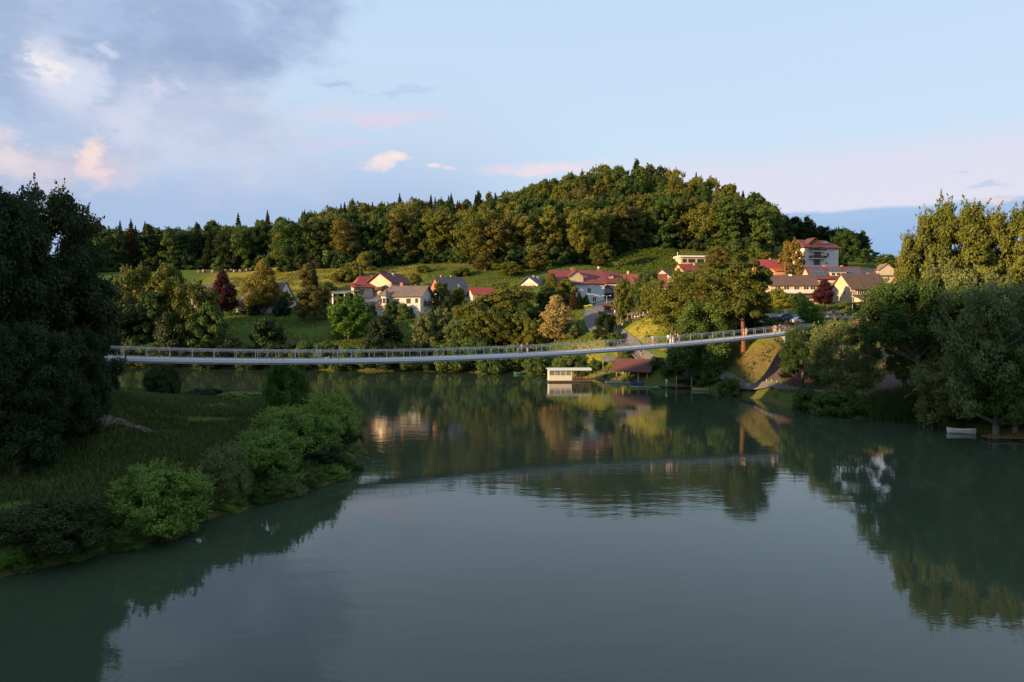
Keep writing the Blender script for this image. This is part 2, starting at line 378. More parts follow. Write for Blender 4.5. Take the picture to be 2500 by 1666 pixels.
n1 = mnoise(nt, .06, 6, .65); n2 = mnoise(nt, 1.3, 6, .7); n3 = mnoise(nt, .5, 6, .7, 'Object', (.25, 1.3, 1)); n4 = mnoise(nt, .22, 6, .75)
g = mmix(nt, mmap(nt, n1, .35, .65), (.050, .110, .015), (.105, .165, .024)); g = mmix(nt, mmap(nt, n2, .3, .75), g, (.070, .10, .022))
g = mmix(nt, mmap(nt, n4, .52, .72), g, (.13, .135, .035)); hcol = mmix(nt, mmap(nt, n3, .35, .65), (.17, .185, .024), (.30, .255, .05)); g = mmix(nt, ah.outputs['Fac'], g, hcol)  # hay tone brightened to carry the low sun on the meadow
s_ = mmix(nt, mmap(nt, n2, .3, .7), (.07, .05, .03), (.19, .13, .075)); 
fs = node(nt, 'ShaderNodeMath', operation='MULTIPLY'); nt.links.new(aso.outputs['Fac'], fs.inputs[0]); nt.links.new(mmap(nt, n2, .25, .5, .35, 1.0), fs.inputs[1])
nt.links.new(mmix(nt, fs.outputs[0], g, s_), b.inputs['Base Color']); b.inputs['Roughness'].default_value = .95; b.inputs['Specular IOR Level'].default_value = .1
mbump(nt, b, n2, .9, .5)
tme.materials.append(GM)
terrain = link(bpy.data.objects.new('ground', tme)); tag(terrain, kind='structure')
_gz = GZ.reshape(len(gy), len(gx))
def ground(x, y):
    """height of the ground sheet as it is meshed"""
    i = min(max(int(np.searchsorted(gx, x))-1, 0), len(gx)-2); j = min(max(int(np.searchsorted(gy, y))-1, 0), len(gy)-2)
    u = (x-gx[i])/(gx[i+1]-gx[i]); v = (y-gy[j])/(gy[j+1]-gy[j])
    return float((_gz[j, i]*(1-u)+_gz[j, i+1]*u)*(1-v)+(_gz[j+1, i]*(1-u)+_gz[j+1, i+1]*u)*v)
# ------------------------------------------------------------------ water
WX = np.array([-BIG, BIG]); 
wme = bpy.data.meshes.new('water'); wme.from_pydata([(-BIG, -BIG, 0), (BIG, -BIG, 0), (BIG, BIG, 0), (-BIG, BIG, 0)], [], [(0, 1, 2, 3)])
WMAT, nt, b = new_mat('river_water')
b.inputs['Base Color'].default_value = (.034, .055, .033, 1); b.inputs['Roughness'].default_value = .03; b.inputs['IOR'].default_value = 1.43
big = mmap(nt, mnoise(nt, .022, 3, .5, 'Object', (1, 2.2, 1)), .38, .66, .25, 1.0)
w1 = mnoise(nt, .55, 3, .5, 'Object', (.6, 1.5, 1)); w2_ = mnoise(nt, 2.6, 3, .6, 'Object', (.7, 1.2, 1)); w3 = mnoise(nt, .12, 2, .5, 'Object', (.5, 1.4, 1))
def mm(op, a, c):
    n = node(nt, 'ShaderNodeMath', operation=op)
    for i, v in ((0, a), (1, c)):
        if hasattr(v, 'links'): nt.links.new(v, n.inputs[i])
        else: n.inputs[i].default_value = v
    return n.outputs[0]
hgt = mm('ADD', mm('MULTIPLY', mm('ADD', mm('MULTIPLY', w1, .75), mm('MULTIPLY', w2_, .22)), big), mm('MULTIPLY', w3, .7))
mbump(nt, b, hgt, .15, .16)
pr = mmap(nt, mnoise(nt, .035, 4, .6, 'Object', (.5, 1.6, 1)), .45, .7, .015, .07); nt.links.new(pr, b.inputs['Roughness'])
wme.materials.append(WMAT)
water = link(bpy.data.objects.new('water', wme)); tag(water, kind='structure')
# ------------------------------------------------------------------ trees
def quads_mesh(name, co, mat, tint):
    """co: (n,4,3) leaf quads, tint: (n,)"""
    n = len(co); me = bpy.data.meshes.new(name); me.vertices.add(n*4); me.vertices.foreach_set('co', co.astype(np.float32).ravel())
    me.loops.add(n*4); me.loops.foreach_set('vertex_index', np.arange(n*4, dtype=np.int32)); me.polygons.add(n)
    me.polygons.foreach_set('loop_start', np.arange(0, n*4, 4, dtype=np.int32)); me.update(calc_edges=True)
    a = me.attributes.new('tint', 'FLOAT', 'FACE'); a.data.foreach_set('value', np.clip(tint, 0, 1).astype(np.float32))
    me.materials.append(mat); return me
def unit(v): return v/np.maximum(np.linalg.norm(v, axis=1, keepdims=True), 1e-9)
def leaves(rs, blobs, n, size, flat=.75, inner=.5, aspect=1.5, droop=0.0, lumps=0):
    """leaf quads on ragged clumps. blobs: (k,4) centre and radius"""
    B = np.asarray(blobs, float); k = len(B); p = B[:, 3]**2; p /= p.sum()
    i = rs.choice(k, n, p=p); d = unit(rs.normal(size=(n, 3))); d[:, 2] = np.where(d[:, 2] < -.25, d[:, 2]*.5, d[:, 2]); d = unit(d)
    rad = B[i, 3]*(inner+(1.12-inner)*rs.rand(n)**.55)
    # sprigs: pull each leaf towards one of several twigs of its clump, so that the clump is uneven
    tw = unit(rs.normal(size=(k*14, 3))); j = i*14+rs.randint(0, 14, n)
    d2 = unit(d*.62+tw[j]*.75); spr = 1+.36*(rs.rand(k*14)[j]-.35)
    pos = B[i, :3]+d2*(rad*spr)[:, None]*np.array([1, 1, flat])
    nrm = unit(d2+rs.normal(size=(n, 3))*.55+np.array([0, 0, .35]))
    a = unit(np.cross(nrm, rs.normal(size=(n, 3)))); 
    if droop: a = unit(a*(1-droop)+np.array([0, 0, -1])*droop)
    b = unit(np.cross(nrm, a)); s = size*rs.uniform(.6, 1.35, n)
    a = a*(s*aspect*.5)[:, None]; b = b*(s*.5)[:, None]
    co = np.stack([pos-a, pos+b, pos+a, pos-b], 1)
    tint = .55*rs.rand(k)[i]+.45*rs.rand(n)
    return co, tint
def shoots(rs, blobs, n, length, size, per=26, up=.55):
    """leafy twigs that stand out of the crown and break its outline"""
    B = np.asarray(blobs, float); i = rs.choice(len(B), n); d = unit(rs.normal(size=(n, 3))+np.array([0, 0, .5])); c0 = B[:, :3].mean(0)
    out = unit(B[i, :3]-c0+1e-3); d = unit(d*.7+out*.8); p0 = B[i, :3]+d*B[i, 3:4]*.8; dr = unit(d*(1-up)+np.array([0, 0, 1])*up+rs.normal(size=(n, 3))*.25); L = length*rs.uniform(.4, 1.2, n)
    j = np.repeat(np.arange(n), per); t = rs.rand(n*per); w = rs.normal(size=(n*per, 3))*(.13*length*(1.05-t))[:, None]
    pos = p0[j]+dr[j]*(L[j]*t)[:, None]+w+np.array([0, 0, -.25])*((t**2)*L[j])[:, None]*.4
    a = unit(rs.normal(size=(n*per, 3))+dr[j]*.6); b = unit(np.cross(a, rs.normal(size=(n*per, 3)))); s = size*rs.uniform(.6, 1.2, n*per); a = a*(s*.75)[:, None]; b = b*(s*.45)[:, None]
    return np.stack([pos-a, pos+b, pos+a, pos-b], 1), .35+.4*rs.rand(n)[j]+.25*rs.rand(n*per)
def profile(kind, h):
    if kind == 'round': return math.sqrt(max(0, 1-(2*h-1)**2))
    if kind == 'oak': return min(1, 1.25*math.sqrt(max(0, 1-((h-.42)/.6)**2)))
    if kind == 'drop': return (math.sin(math.pi*min(1, h**.62)))**.8*(1-.25*h)*1.1
    if kind == 'dome': return math.sqrt(max(0, 1-(h*.98)**2.2))
    if kind == 'column': return (.55+.45*math.sin(math.pi*min(1, .15+h*.8)))*(1-max(0, h-.8)*3.2)
    return 1-h
def crown_blobs(rs, kind, r, h, k, rb=(.2, .34), fill=.5):
    """k clumps through a crown of radius r and height h (base at z 0)"""
    out = []
    lobes = rs.uniform(0, 6.28, 3); amp = rs.uniform(.06, .2, 3)
    for i in range(k):
        t = (i+rs.rand())/k; t = .04+.93*t
        a = rs.rand()*6.283; R_ = r*profile(kind, t)*(1+sum(amp[q]*math.sin((q+1)*a+lobes[q]+t*4) for q in range(3)))
        q = (fill+(1-fill)*rs.rand()**.6)*.92
        br = rs.uniform(*rb)*r*(.75+.25*profile(kind, t))
        rr = max(0, R_*q-br*.35)
        out.append((rr*math.cos(a), rr*math.sin(a), t*h-br*.2, br))
    return out
def trunk_mesh(name, mat, rs, H, r0, blobs, z_lo, n_limb=7, lean=(0, 0), forks=1):
    m = MB(); top = H
    pts = []; rad = []
    for i in range(7):
        t = i/6; pts.append((lean[0]*t+rs.normal()*.02*H*t*(1-t)*2, lean[1]*t+rs.normal()*.02*H*t*(1-t)*2, -1.2+(top+1.2)*t)); rad.append(max(.03, r0*(1.25-t*1.15) if i else r0*1.5))
    m.tube(pts, rad, 8)
    B = sorted(blobs, key=lambda q: q[3], reverse=True)[:max(n_limb*3, 1)]; rs.shuffle(B)
    for b in B[:n_limb]:
        zc = b[2]+z_lo; zt = max(.12*H, min(zc-math.hypot(b[0], b[1])*.75, .8*H)); t = (zt+1.2)/(top+1.2)
        p0 = Vector((lean[0]*t, lean[1]*t, zt)); p1 = Vector((b[0]+lean[0]*.8, b[1]+lean[1]*.8, zc)); mid = p0.lerp(p1, .5)+Vector((0, 0, -.04*H*rs.rand()))+Vector(rs.normal(size=3)*.02*H)
        rl = r0*.5*(1.1-t*.7)
        m.tube([p0, p0.lerp(mid, .5), mid, mid.lerp(p1, .55), p1], [rl, rl*.8, rl*.62, rl*.4, rl*.14], 6)
    return m.build(name, mat)
BARK = wood_mat('bark', (.075, .055, .04)); BARK_RED = wood_mat('red_bark', (.15, .062, .036)); BARK_PALE = wood_mat('pale_bark', (.17, .14, .11))
L_DEEP = leaf_mat('leaf_deep_green', (.036, .082, .017), (.090, .150, .030))
L_OLIVE = leaf_mat('leaf_olive', (.092, .116, .017), (.19, .205, .033))  # yellow raised to put the sunlight of the hill front into the leaves
L_FRESH = leaf_mat('leaf_fresh_green', (.055, .14, .014), (.13, .23, .032), rnd=.15)
L_BRONZE = leaf_mat('leaf_bronze', (.094, .092, .020), (.18, .165, .036), rnd=.2)
L_WILLOW = leaf_mat('leaf_silver_willow', (.100, .138, .044), (.195, .240, .085), rnd=.12)
L_BANK = leaf_mat('leaf_bank_green', (.090, .175, .025), (.200, .310, .052), rnd=.15)
L_GOLD = leaf_mat('leaf_pale_gold', (.26, .22, .07), (.42, .34, .13), rnd=.08)
L_LIME = leaf_mat('leaf_golden_lime', (.13, .12, .018), (.26, .20, .035), rnd=.08)
L_COPPER = leaf_mat('leaf_copper_red', (.030, .008, .012), (.085, .020, .024), rnd=.1)
L_SPRUCE = leaf_mat('needle_dark', (.020, .042, .017), (.055, .080, .028), rnd=.25)
L_RUST = leaf_mat('needle_rust', (.085, .055, .022), (.16, .095, .038), rnd=.2)
L_DARK = leaf_mat('leaf_dark', (.016, .036, .010), (.042, .068, .018), rnd=.2)  # leaf colour lowered to deepen the shade on the left trees
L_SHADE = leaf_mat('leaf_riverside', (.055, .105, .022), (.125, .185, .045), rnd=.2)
def spruce_parts(rs, h, r, n, size, mat):
    """whorls of drooping boughs"""
    cos_, ts = [], []; z = .10*h
    lv = int(17+rs.randint(0, 4)); per = n//lv
    for i in range(lv):
        t = i/(lv-1); zz = (.10+.88*t)*h; rr = r*(1-t)**.85*rs.uniform(.82, 1.12)+.02*r
        nb = max(4, int(11*(1-t)+4)); a0 = rs.rand()*6.28; cnt = int(per*(1.5-1.15*t))
        bi = rs.randint(0, nb, cnt); u = rs.rand(cnt)**.6; ang = a0+bi*6.283/nb+rs.normal(size=cnt)*.13*(1.2-u)
        L = rr*(.85+.3*rs.rand(nb))[bi]*u
        pos = np.c_[np.cos(ang)*L, np.sin(ang)*L, zz-L*.38+L*L/(rr+.01)*.16+rs.normal(size=cnt)*.012*h]
        out = np.c_[np.cos(ang), np.sin(ang), -.35+0*ang]; a = unit(out+rs.normal(size=(cnt, 3))*.35)
        nn = unit(np.array([0, 0, 1.0])+out*.5+rs.normal(size=(cnt, 3))*.5); b = unit(np.cross(nn, a)); s = size*rs.uniform(.6, 1.3, cnt)*(1.1-.55*t)
        cos_.append(np.stack([pos-a*(s*.8)[:, None], pos+b*(s*.42)[:, None], pos+a*(s*.8)[:, None], pos-b*(s*.42)[:, None]], 1)); ts.append(.6*rs.rand(nb)[bi]+.4*rs.rand(cnt))
    return np.concatenate(cos_), np.concatenate(ts)
class Kind:
    """meshes of one tree (crown and trunk) that copies share"""
    def __init__(s, name, seed, shape, r, h, clear, leaf, n, size, mat, k=46, bark=None, rb=(.2, .34), fill=.5, droop=0., r0=None, n_limb=7, flat=.8, lean=(0, 0), inner=.5, sh=0, sh_len=1.0):
        rs = np.random.RandomState(seed); bark = bark or BARK; s.h = h+clear; s.r = r
        if shape == 'spruce':
            co, t = spruce_parts(rs, h, r, n, size, mat); co[..., 2] += clear; blobs = []
            tr = MB(); rr = r0 or .025*h; tr.tube([(0, 0, -1.2), (0, 0, .5*h), (0, 0, h*.97+clear)], [rr*1.3, rr*.7, .03], 7); s.trunk = tr.build('trunk', bark)
        else:
            blobs = crown_blobs(rs, shape, r, h, k, rb, fill); co, t = leaves(rs, blobs, n, size, flat, droop=droop, inner=inner); 
            if sh: c2, t2 = shoots(rs, blobs, sh, sh_len, size); co = np.concatenate([co, c2]); t = np.r_[t, t2]
            co[..., 2] += clear
            co[..., 0] += lean[0]*.8; co[..., 1] += lean[1]*.8
            s.trunk = trunk_mesh('trunk', bark, rs, clear+h*.72, r0 or .022*s.h+.05, blobs, clear, n_limb, lean)
        s.crown = bpy.data.objects.new('crown', quads_mesh('crown', co, mat, t)); s.name = name
        COL.objects.unlink(s.trunk)
    def plant(s, x, y, z, sx, sz, rz, label, cat, group=None, mat=None, name=None):
        e = empty(name or s.name, (x, y, z), rz, label, cat, group); e.scale = (sx, sx, sz)
        c = s.crown.copy(); link(c, e)
        if mat is not None: c.material_slots[0].link = 'OBJECT'; c.material_slots[0].material = mat
        t = s.trunk.copy(); link(t, e); return e
PX = lambda Y: F/Y     # photo pixels per metre at distance Y
def plant_px(kind, px, top, Y, width, label, cat='tree', group=None, mat=None, rz=None, name=None, base=None):
    """stand a tree on the ground at (photo column, distance), as tall and as wide as its outline"""
    p = gp(px, Y); zt = at(px, top, Y).z; z0 = p.z if base is None else at(px, base, Y).z
    h = max(1.0, zt-z0); w = width/PX(Y)
    rz = rz if rz is not None else (px*.37) % 6.28
    return kind.plant(p.x, p.y, z0-.05, w/2/kind.r/1.04, h/kind.h, rz, label, cat, group, mat, name)
# ---- kinds shared by the forest (about 300 m away)
FB = [Kind('broadleaf_tree', 11+i, sh, r, h, cl, None, 15000, .38, L_OLIVE, k, rb=rb, fill=fl, n_limb=5, inner=.45, sh=60, sh_len=1.9) for i, (sh, r, h, cl, k, rb, fl) in enumerate((
    ('oak', 6.2, 18, 3, 100, (.12, .24), .45), ('round', 5.4, 19, 3.5, 90, (.13, .26), .45), ('oak', 7.4, 18, 3, 120, (.10, .22), .4), ('drop', 5.4, 21, 2.5, 110, (.14, .26), .4), ('round', 6.6, 16, 3.5, 70, (.16, .30), .5),
    ('column', 4.6, 20, 3, 90, (.14, .28), .4), ('oak', 6.0, 16, 4.5, 60, (.18, .32), .5)))]
FS = [Kind('spruce_tree', 31+i, 'spruce', r, 22, 2, None, 9000, .68, L_SPRUCE) for i, r in enumerate((4.4, 5.2, 3.8))]
# ---- forest on the slopes
rsF = np.random.RandomState(77)
def px_of(x, y): return 1250+F*x/y
def in_poly(p, poly): return poly_sd(np.array([p]), poly)[0] > 0
FOREST = [   # zone name, polygon as (px, Y), spacing, share of spruce, materials, label stem
 ('dome front', [(1150,300),(1260,296),(1370,298),(1480,312),(1650,322),(1760,306),(1850,300),(1890,322),(1850,370),(1700,375),(1500,372),(1300,375),(1160,350)], 8.6, .02, (L_OLIVE, L_OLIVE, L_DEEP, L_OLIVE, L_DEEP, L_BRONZE), 'on the front slope of the domed hill above the village'),
 ('dome top', [(1190,378),(1400,380),(1650,380),(1850,376),(1890,400),(1830,440),(1650,452),(1450,452),(1300,445),(1210,420)], 10.5, .25, (L_OLIVE, L_DEEP, L_OLIVE), 'on the rounded top of the domed hill'),
 ('middle front', [(690,326),(770,322),(860,318),(960,322),(1060,322),(1140,318),(1150,350),(1050,355),(900,355),(760,350),(690,350)], 8.4, .03, (L_OLIVE, L_DEEP, L_OLIVE, L_DEEP, L_BRONZE), 'at the wood edge above the sloping meadow'),
 ('middle crest', [(740,368),(900,362),(1060,362),(1180,385),(1180,425),(1000,420),(820,420),(740,400)], 9.6, .5, (L_DEEP, L_OLIVE), 'on the wooded crest left of the domed hill'),
 ('left wood', [(180,362),(300,366),(440,370),(560,368),(690,362),(690,398),(500,412),(300,412),(180,412)], 7.6, .16, (L_DEEP, L_DARK, L_DEEP), 'in the dark wood behind the hay meadow'),
 ('right ridge', [(1910,400),(1960,420),(2020,440),(2080,450),(2110,452),(2090,480),(1980,480),(1900,450)], 9.0, .0, (L_DEEP, L_DARK), 'on the dark ridge sloping down to the right'),
]
FRAME = {'dome front': 0, 'dome top': 2.0, 'middle front': 0, 'middle crest': 0, 'left wood': 0, 'right ridge': -4}
n_forest = 0
for zone, poly, spc, ps, mats, where in FOREST:
    W_ = [((a-1250)/F*b, b) for a, b in poly]; xs = [q[0] for q in W_]; ys = [q[1] for q in W_]; got = []
    for _ in range(6000):
        p = (rsF.uniform(min(xs), max(xs)), rsF.uniform(min(ys), max(ys)))
        if any((p[0]-q[0])**2+(p[1]-q[1])**2 < spc*spc for q in got) or not in_poly(p, W_): continue
        got.append(p)
    zs = ground_np(got)
    for p, z in zip(got, zs):
        n_forest += 1
        if rsF.rand() < ps:
            k = FS[rsF.randint(3)]; s = rsF.uniform(.85, 1.12); rust = rsF.rand() < .22
            k.plant(p[0], p[1], z-.2, s*1.0, s*(.98+.1*rsF.rand()), rsF.rand()*6.28, ('rust-tinged' if rust else 'dark pointed')+' spruce '+where, 'tree', 'spruces '+where, L_RUST if rust else None)
        else:
            k = FB[rsF.randint(7)]; s = rsF.uniform(1.02, 1.32); m = mats[rsF.randint(len(mats))]
            cn = {'leaf_olive': 'olive-green', 'leaf_deep_green': 'deep green', 'leaf_bronze': 'bronze-tinted', 'leaf_dark': 'very dark green'}[m.name]
            hh = rsF.uniform(.92, 1.14)*(.98 if zone == 'left wood' else 1)*(.8 if zone == 'right ridge' else 1)
            k.plant(p[0], p[1], z-.2, s, hh, rsF.rand()*6.28, cn+' broadleaf tree '+where, 'tree', 'broadleaf trees '+where, m)
print('forest trees', n_forest)

# undergrowth along the forest edge
U_BUSH = [Kind('undergrowth_bush', 61+i, 'dome', 4.2, 6.5, .0, None, 7000, .42, L_DARK, 34, rb=(.22, .34), n_limb=3, r0=.1) for i in range(2)]
EDGE = {'the dark left wood': [(190,358),(300,362),(440,366),(560,364),(690,358)], 'the middle wood': [(690,323),(770,319),(860,315),(960,319),(1060,319),(1140,315)], 'the domed hill': [(1150,299),(1260,293),(1370,295),(1480,309),(1650,319),(1760,303),(1850,297)]}
for where, pl in EDGE.items():
    for i in range(len(pl)-1):
        for k in range(4):
            t = (k+rsF.rand()*.6)/4; a = pl[i][0]*(1-t)+pl[i+1][0]*t; Y = pl[i][1]*(1-t)+pl[i+1][1]*t+rsF.uniform(0, 5); p = gp(a, Y); q = rsF.uniform(.8, 1.3)
            U_BUSH[k % 2].plant(p.x, p.y, p.z-.1, q*1.2, q, rsF.rand()*6, 'dark undergrowth bush at the foot of '+where, 'bush', 'undergrowth at '+where, (L_DARK, L_DEEP)[k % 2])
# ------------------------------------------------------------------ houses
WHITE = plain('white_plaster', (.58, .565, .55), .85, var=.07, scale=1.2); CREAM = plain('cream_plaster', (.52, .44, .32), .85, var=.08, scale=1.2)
YELLOW = plain('yellow_plaster', (.56, .42, .18), .85, var=.08, scale=1.2); PALEBLUE = plain('pale_blue_plaster', (.50, .56, .59), .85, var=.05, scale=1.2)
PINK = plain('pinkish_plaster', (.50, .39, .34), .85, var=.08, scale=1.2); ORANGE = plain('orange_plaster', (.55, .30, .15), .85, var=.08, scale=1.2)
BRICK = plain('brick_red', (.36, .15, .09), .85, var=.3, scale=4); STONE = plain('concrete_grey', (.33, .32, .31), .9, var=.15, scale=2)
GLASS, nt, b = new_mat('window_glass'); b.inputs['Base Color'].default_value = (.025, .03, .035, 1); b.inputs['Roughness'].default_value = .28; _mats['window_glass'] = GLASS
TRIM = plain('white_trim', (.75, .75, .74), .5, var=.04); DARKWOOD = wood_mat('dark_wood', (.055, .035, .025)); BROWNWOOD = wood_mat('brown_wood', (.15, .075, .04)); GREYWOOD = wood_mat('grey_wood', (.20, .17, .14)); PALEWOOD = wood_mat('pale_wood', (.40, .28, .18))
R_RED = roof_mat('roof_red_tile', (.30, .055, .045)); R_DARKRED = roof_mat('roof_dark_red_tile', (.15, .042, .040)); R_MAROON = roof_mat('roof_maroon_tile', (.22, .058, .050)); R_BROWN = roof_mat('roof_brown_tile', (.125, .075, .055))
R_GREY = roof_mat('roof_grey_brown_tile', (.165, .130, .115)); R_SLATE = roof_mat('roof_slate', (.115, .115, .135)); R_TAN = roof_mat('roof_tan_tile', (.24, .17, .12)); R_ORANGE = roof_mat('roof_orange_sheet', (.50, .12, .06)); R_METAL = roof_mat('roof_grey_sheet', (.20, .20, .21), .9)
STEEL = plain('galvanised_steel', (.48, .50, .52), .45, .6, var=.08); DARKMETAL = plain('dark_metal', (.05, .05, .055), .5, .3); SOLAR, nt, b = new_mat('solar_panel')
tcn = node(nt, 'ShaderNodeTexCoord'); br = node(nt, 'ShaderNodeTexBrick'); nt.links.new(tcn.outputs['Object'], br.inputs['Vector']); br.offset = 0; br.inputs['Scale'].default_value = 1; br.inputs['Brick Width'].default_value = 1.0; br.inputs['Row Height'].default_value = .9; br.inputs['Mortar Size'].default_value = .07
br.inputs['Color1'].default_value = (.016, .026, .055, 1); br.inputs['Color2'].default_value = (.022, .034, .065, 1); br.inputs['Mortar'].default_value = (.16, .18, .20, 1); nt.links.new(br.outputs[0], b.inputs['Base Color']); b.inputs['Roughness'].default_value = .2
def uv_roof(o):
    me = o.data; uv = me.uv_layers.new(name='UVMap'); co = [v.co for v in me.vertices]
    for p in me.polygons:
        n = p.normal; e = Vector((-n.y, n.x, 0)); e = e.normalized() if e.length > .01 else Vector((1, 0, 0)); s = n.cross(e)
        for li in p.loop_indices: c = co[me.loops[li].vertex_index]; uv.data[li].uv = (c.dot(e), c.dot(s))
    return o
class House:
    """a gabled or hipped house. Ridge along local x, front towards local -y"""
    def __init__(s, name, px, base, Y, rot, L, D, h, pitch, wall, roof, label, cat='house', og=.5, oe=.6, hipL=0., hipR=0., t=.22, group=None, gable_mat=None, x0=None, ground_z=None):
        p = at(px, base, Y); s.L, s.D, s.h = L, D, h; s.k = math.tan(R(pitch)); s.og, s.oe = og, oe
        s.e = empty(name, (p.x, p.y, p.z if ground_z is None else ground_z), R(rot), label, cat, group); s.wallmat = wall
        m = MB(); m.box(-L/2, L/2, -D/2, D/2, -4, h); zr = h+D/2*s.k; s.zr = zr
        gm = MB()
        for sx, hip in ((-1, hipL), (1, hipR)):
            if hip == 0: (gm if gable_mat else m).prism([(-D/2, h), (D/2, h), (0, zr)], sx*L/2-(.3 if sx > 0 else 0), sx*L/2+(.3 if sx < 0 else 0), axis='x')
        s.wall = m.build('wall', wall, s.e)
        if gable_mat and gm.v: gm.build('gable', gable_mat, s.e)
        x0, x1 = -L/2-og, L/2+og; y1 = D/2+oe; ze = h-oe*s.k+.06; zt = zr+.06
        hl, hr = x0+(hipL if hipL else 0), x1-(hipR if hipR else 0)
        V = [(x0,-y1,ze),(x1,-y1,ze),(x1,y1,ze),(x0,y1,ze),(hl,0,zt),(hr,0,zt)]
        top = [(0,1,5,4),(2,3,4,5)]+([(3,0,4)] if hipL else [])+([(1,2,5)] if hipR else [])
        loop = [0,1]+([] if hipR else [5])+[2,3]+([] if hipL else [4])
        vs_ = [(a, b_, c+t) for a, b_, c in V]+V
        f = top+[tuple(i+6 for i in q[::-1]) for q in top]
        for i in range(len(loop)): a, b_ = loop[i], loop[(i+1) % len(loop)]; f.append((a, a+6, b_+6, b_))
        s.roof = uv_roof(MB().add(vs_, f).build('roof', roof, s.e)); s.t = t
    def front(s): return -1
    def window(s, side, u, z, w, h, frame=None, nx=2, label=None, shutter=None):
        """side F front, B back, L/R gables; u along the wall, z of the sill"""
        M = {'F': Matrix.Translation((u, -s.D/2, z)), 'B': Matrix.Translation((u, s.D/2, z)) @ Matrix.Rotation(math.pi, 4, 'Z'),
             'L': Matrix.Translation((-s.L/2, u, z)) @ Matrix.Rotation(-math.pi/2, 4, 'Z'), 'R': Matrix.Translation((s.L/2, u, z)) @ Matrix.Rotation(math.pi/2, 4, 'Z')}[side]
        f = MB(); a = .09
        for x0, x1, z0, z1 in ((-w/2-a, w/2+a, h, h+a), (-w/2-a, w/2+a, -a, 0), (-w/2-a, -w/2, 0, h), (w/2, w/2+a, 0, h)): f.box(x0, x1, -.09, .02, z0, z1, M)
        for i in range(1, nx): x = -w/2+w*i/nx; f.box(x-.04, x+.04, -.07, .02, 0, h, M)
        o = f.build('window', frame or TRIM, s.e)
        MB().box(-w/2, w/2, -.035, .015, 0, h, M).build('pane', GLASS, o)
        if label: o['label'] = label
        return o
    def door(s, side, u, z, w, h, mat):
        M = {'F': Matrix.Translation((u, -s.D/2, z)), 'L': Matrix.Translation((-s.L/2, u, z)) @ Matrix.Rotation(-math.pi/2, 4, 'Z'), 'R': Matrix.Translation((s.L/2, u, z)) @ Matrix.Rotation(math.pi/2, 4, 'Z')}[side]
        m = MB(); m.box(-w/2, w/2, -.06, .02, 0, h, M); m.box(-w/2-.1, w/2+.1, -.09, .02, h, h+.12, M)
        o = m.build('door', mat, s.e); MB().box(w/2-.25, w/2-.12, -.13, -.062, h*.48, h*.52, M).build('handle', STEEL, o); return o
    def chimney(s, x, y, w, up, mat, cap=None):
        z = s.zr-abs(y)*s.k; m = MB(); m.box(x-w/2, x+w/2, y-w*.4, y+w*.4, z-.6, z+up)
        o = m.build('chimney', mat, s.roof); MB().box(x-w*.62, x+w*.62, y-w*.52, y+w*.52, z+up+.002, z+up+.14).build('chimney_cap', cap or STONE, s.e); return o
    def skylight(s, x, y, w, d):
        a = math.atan(s.k); M = Matrix.Translation((x, y, s.zr-abs(y)*s.k+s.t+.08)) @ Matrix.Rotation(a if y < 0 else -a, 4, 'X')
        m = MB(); m.box(-w/2, w/2, -d/2, d/2, -.05, .07, M); o = m.build('skylight', TRIM, s.roof); MB().box(-w/2+.1, w/2-.1, -d/2+.1, d/2-.1, .072, .09, M).build('skylight_pane', GLASS, s.e)
    def balcony(s, side, u, z, w, d, mat, slab=None):
        M = {'F': Matrix.Translation((u, -s.D/2, z)), 'L': Matrix.Translation((-s.L/2, u, z)) @ Matrix.Rotation(-math.pi/2, 4, 'Z'), 'R': Matrix.Translation((s.L/2, u, z)) @ Matrix.Rotation(math.pi/2, 4, 'Z')}[side]
        m = MB(); m.box(-w/2, w/2, -d, -.003, -.18, 0, M); o = m.build('balcony', slab or mat, s.e)
        r = MB()
        for x0, x1, y0, y1 in ((-w/2, w/2, -d, -d+.06), (-w/2, -w/2+.06, -d+.06, -.01), (w/2-.06, w/2, -d+.06, -.01)):
            for q in (.12, .46, .80): r.box(x0, x1, y0, y1, q, q+.26, M)
        for i in range(int(w/1.5)+2): x = -w/2+.08+(w-.16)*i/(int(w/1.5)+1); r.box(x-.04, x+.04, -d+.062, -d+.12, .003, 1.0, M)
        r.build('railing', mat, o); return o
    def gutter(s, y=-1):
        m = MB(); yy = y*(s.D/2+s.oe); z = s.h-s.oe*s.k+.1
        m.tube([(-s.L/2-s.og, yy-.07, z), (s.L/2+s.og, yy-.07, z)], .07, 6); m.tube([(s.L/2-.2, yy-.07, z), (s.L/2-.2, -s.D/2-.1, z-.6), (s.L/2-.2, -s.D/2-.1, -.3)], .05, 6)
        m.build('gutter', DARKMETAL, s.e)
    def dormer(s, x, y, w, h, roof, wall, depth=None, front=1):
        """small gabled dormer on the front slope; y is where its front stands"""
        z = s.zr-abs(y)*s.k; depth = depth or abs(y)*.8; m = MB(); m.box(x-w/2, x+w/2, y, y+depth, z-.4, z+h); m.prism([(x-w/2, z+h), (x+w/2, z+h), (x, z+h+w*.38)], y, y+depth)
        o = m.build('dormer', wall, s.roof)
        q = w/2+.35; zz = z+h-.35*.76+.04; vs_ = [(x-q, zz), (x, z+h+w*.38+.04), (x+q, zz), (x+q, zz+.16), (x, z+h+w*.38+.22), (x-q, zz+.16)]
        uv_roof(MB().prism(vs_, y-.35, y+depth+.5).build('dormer_roof', roof, s.e)); return z
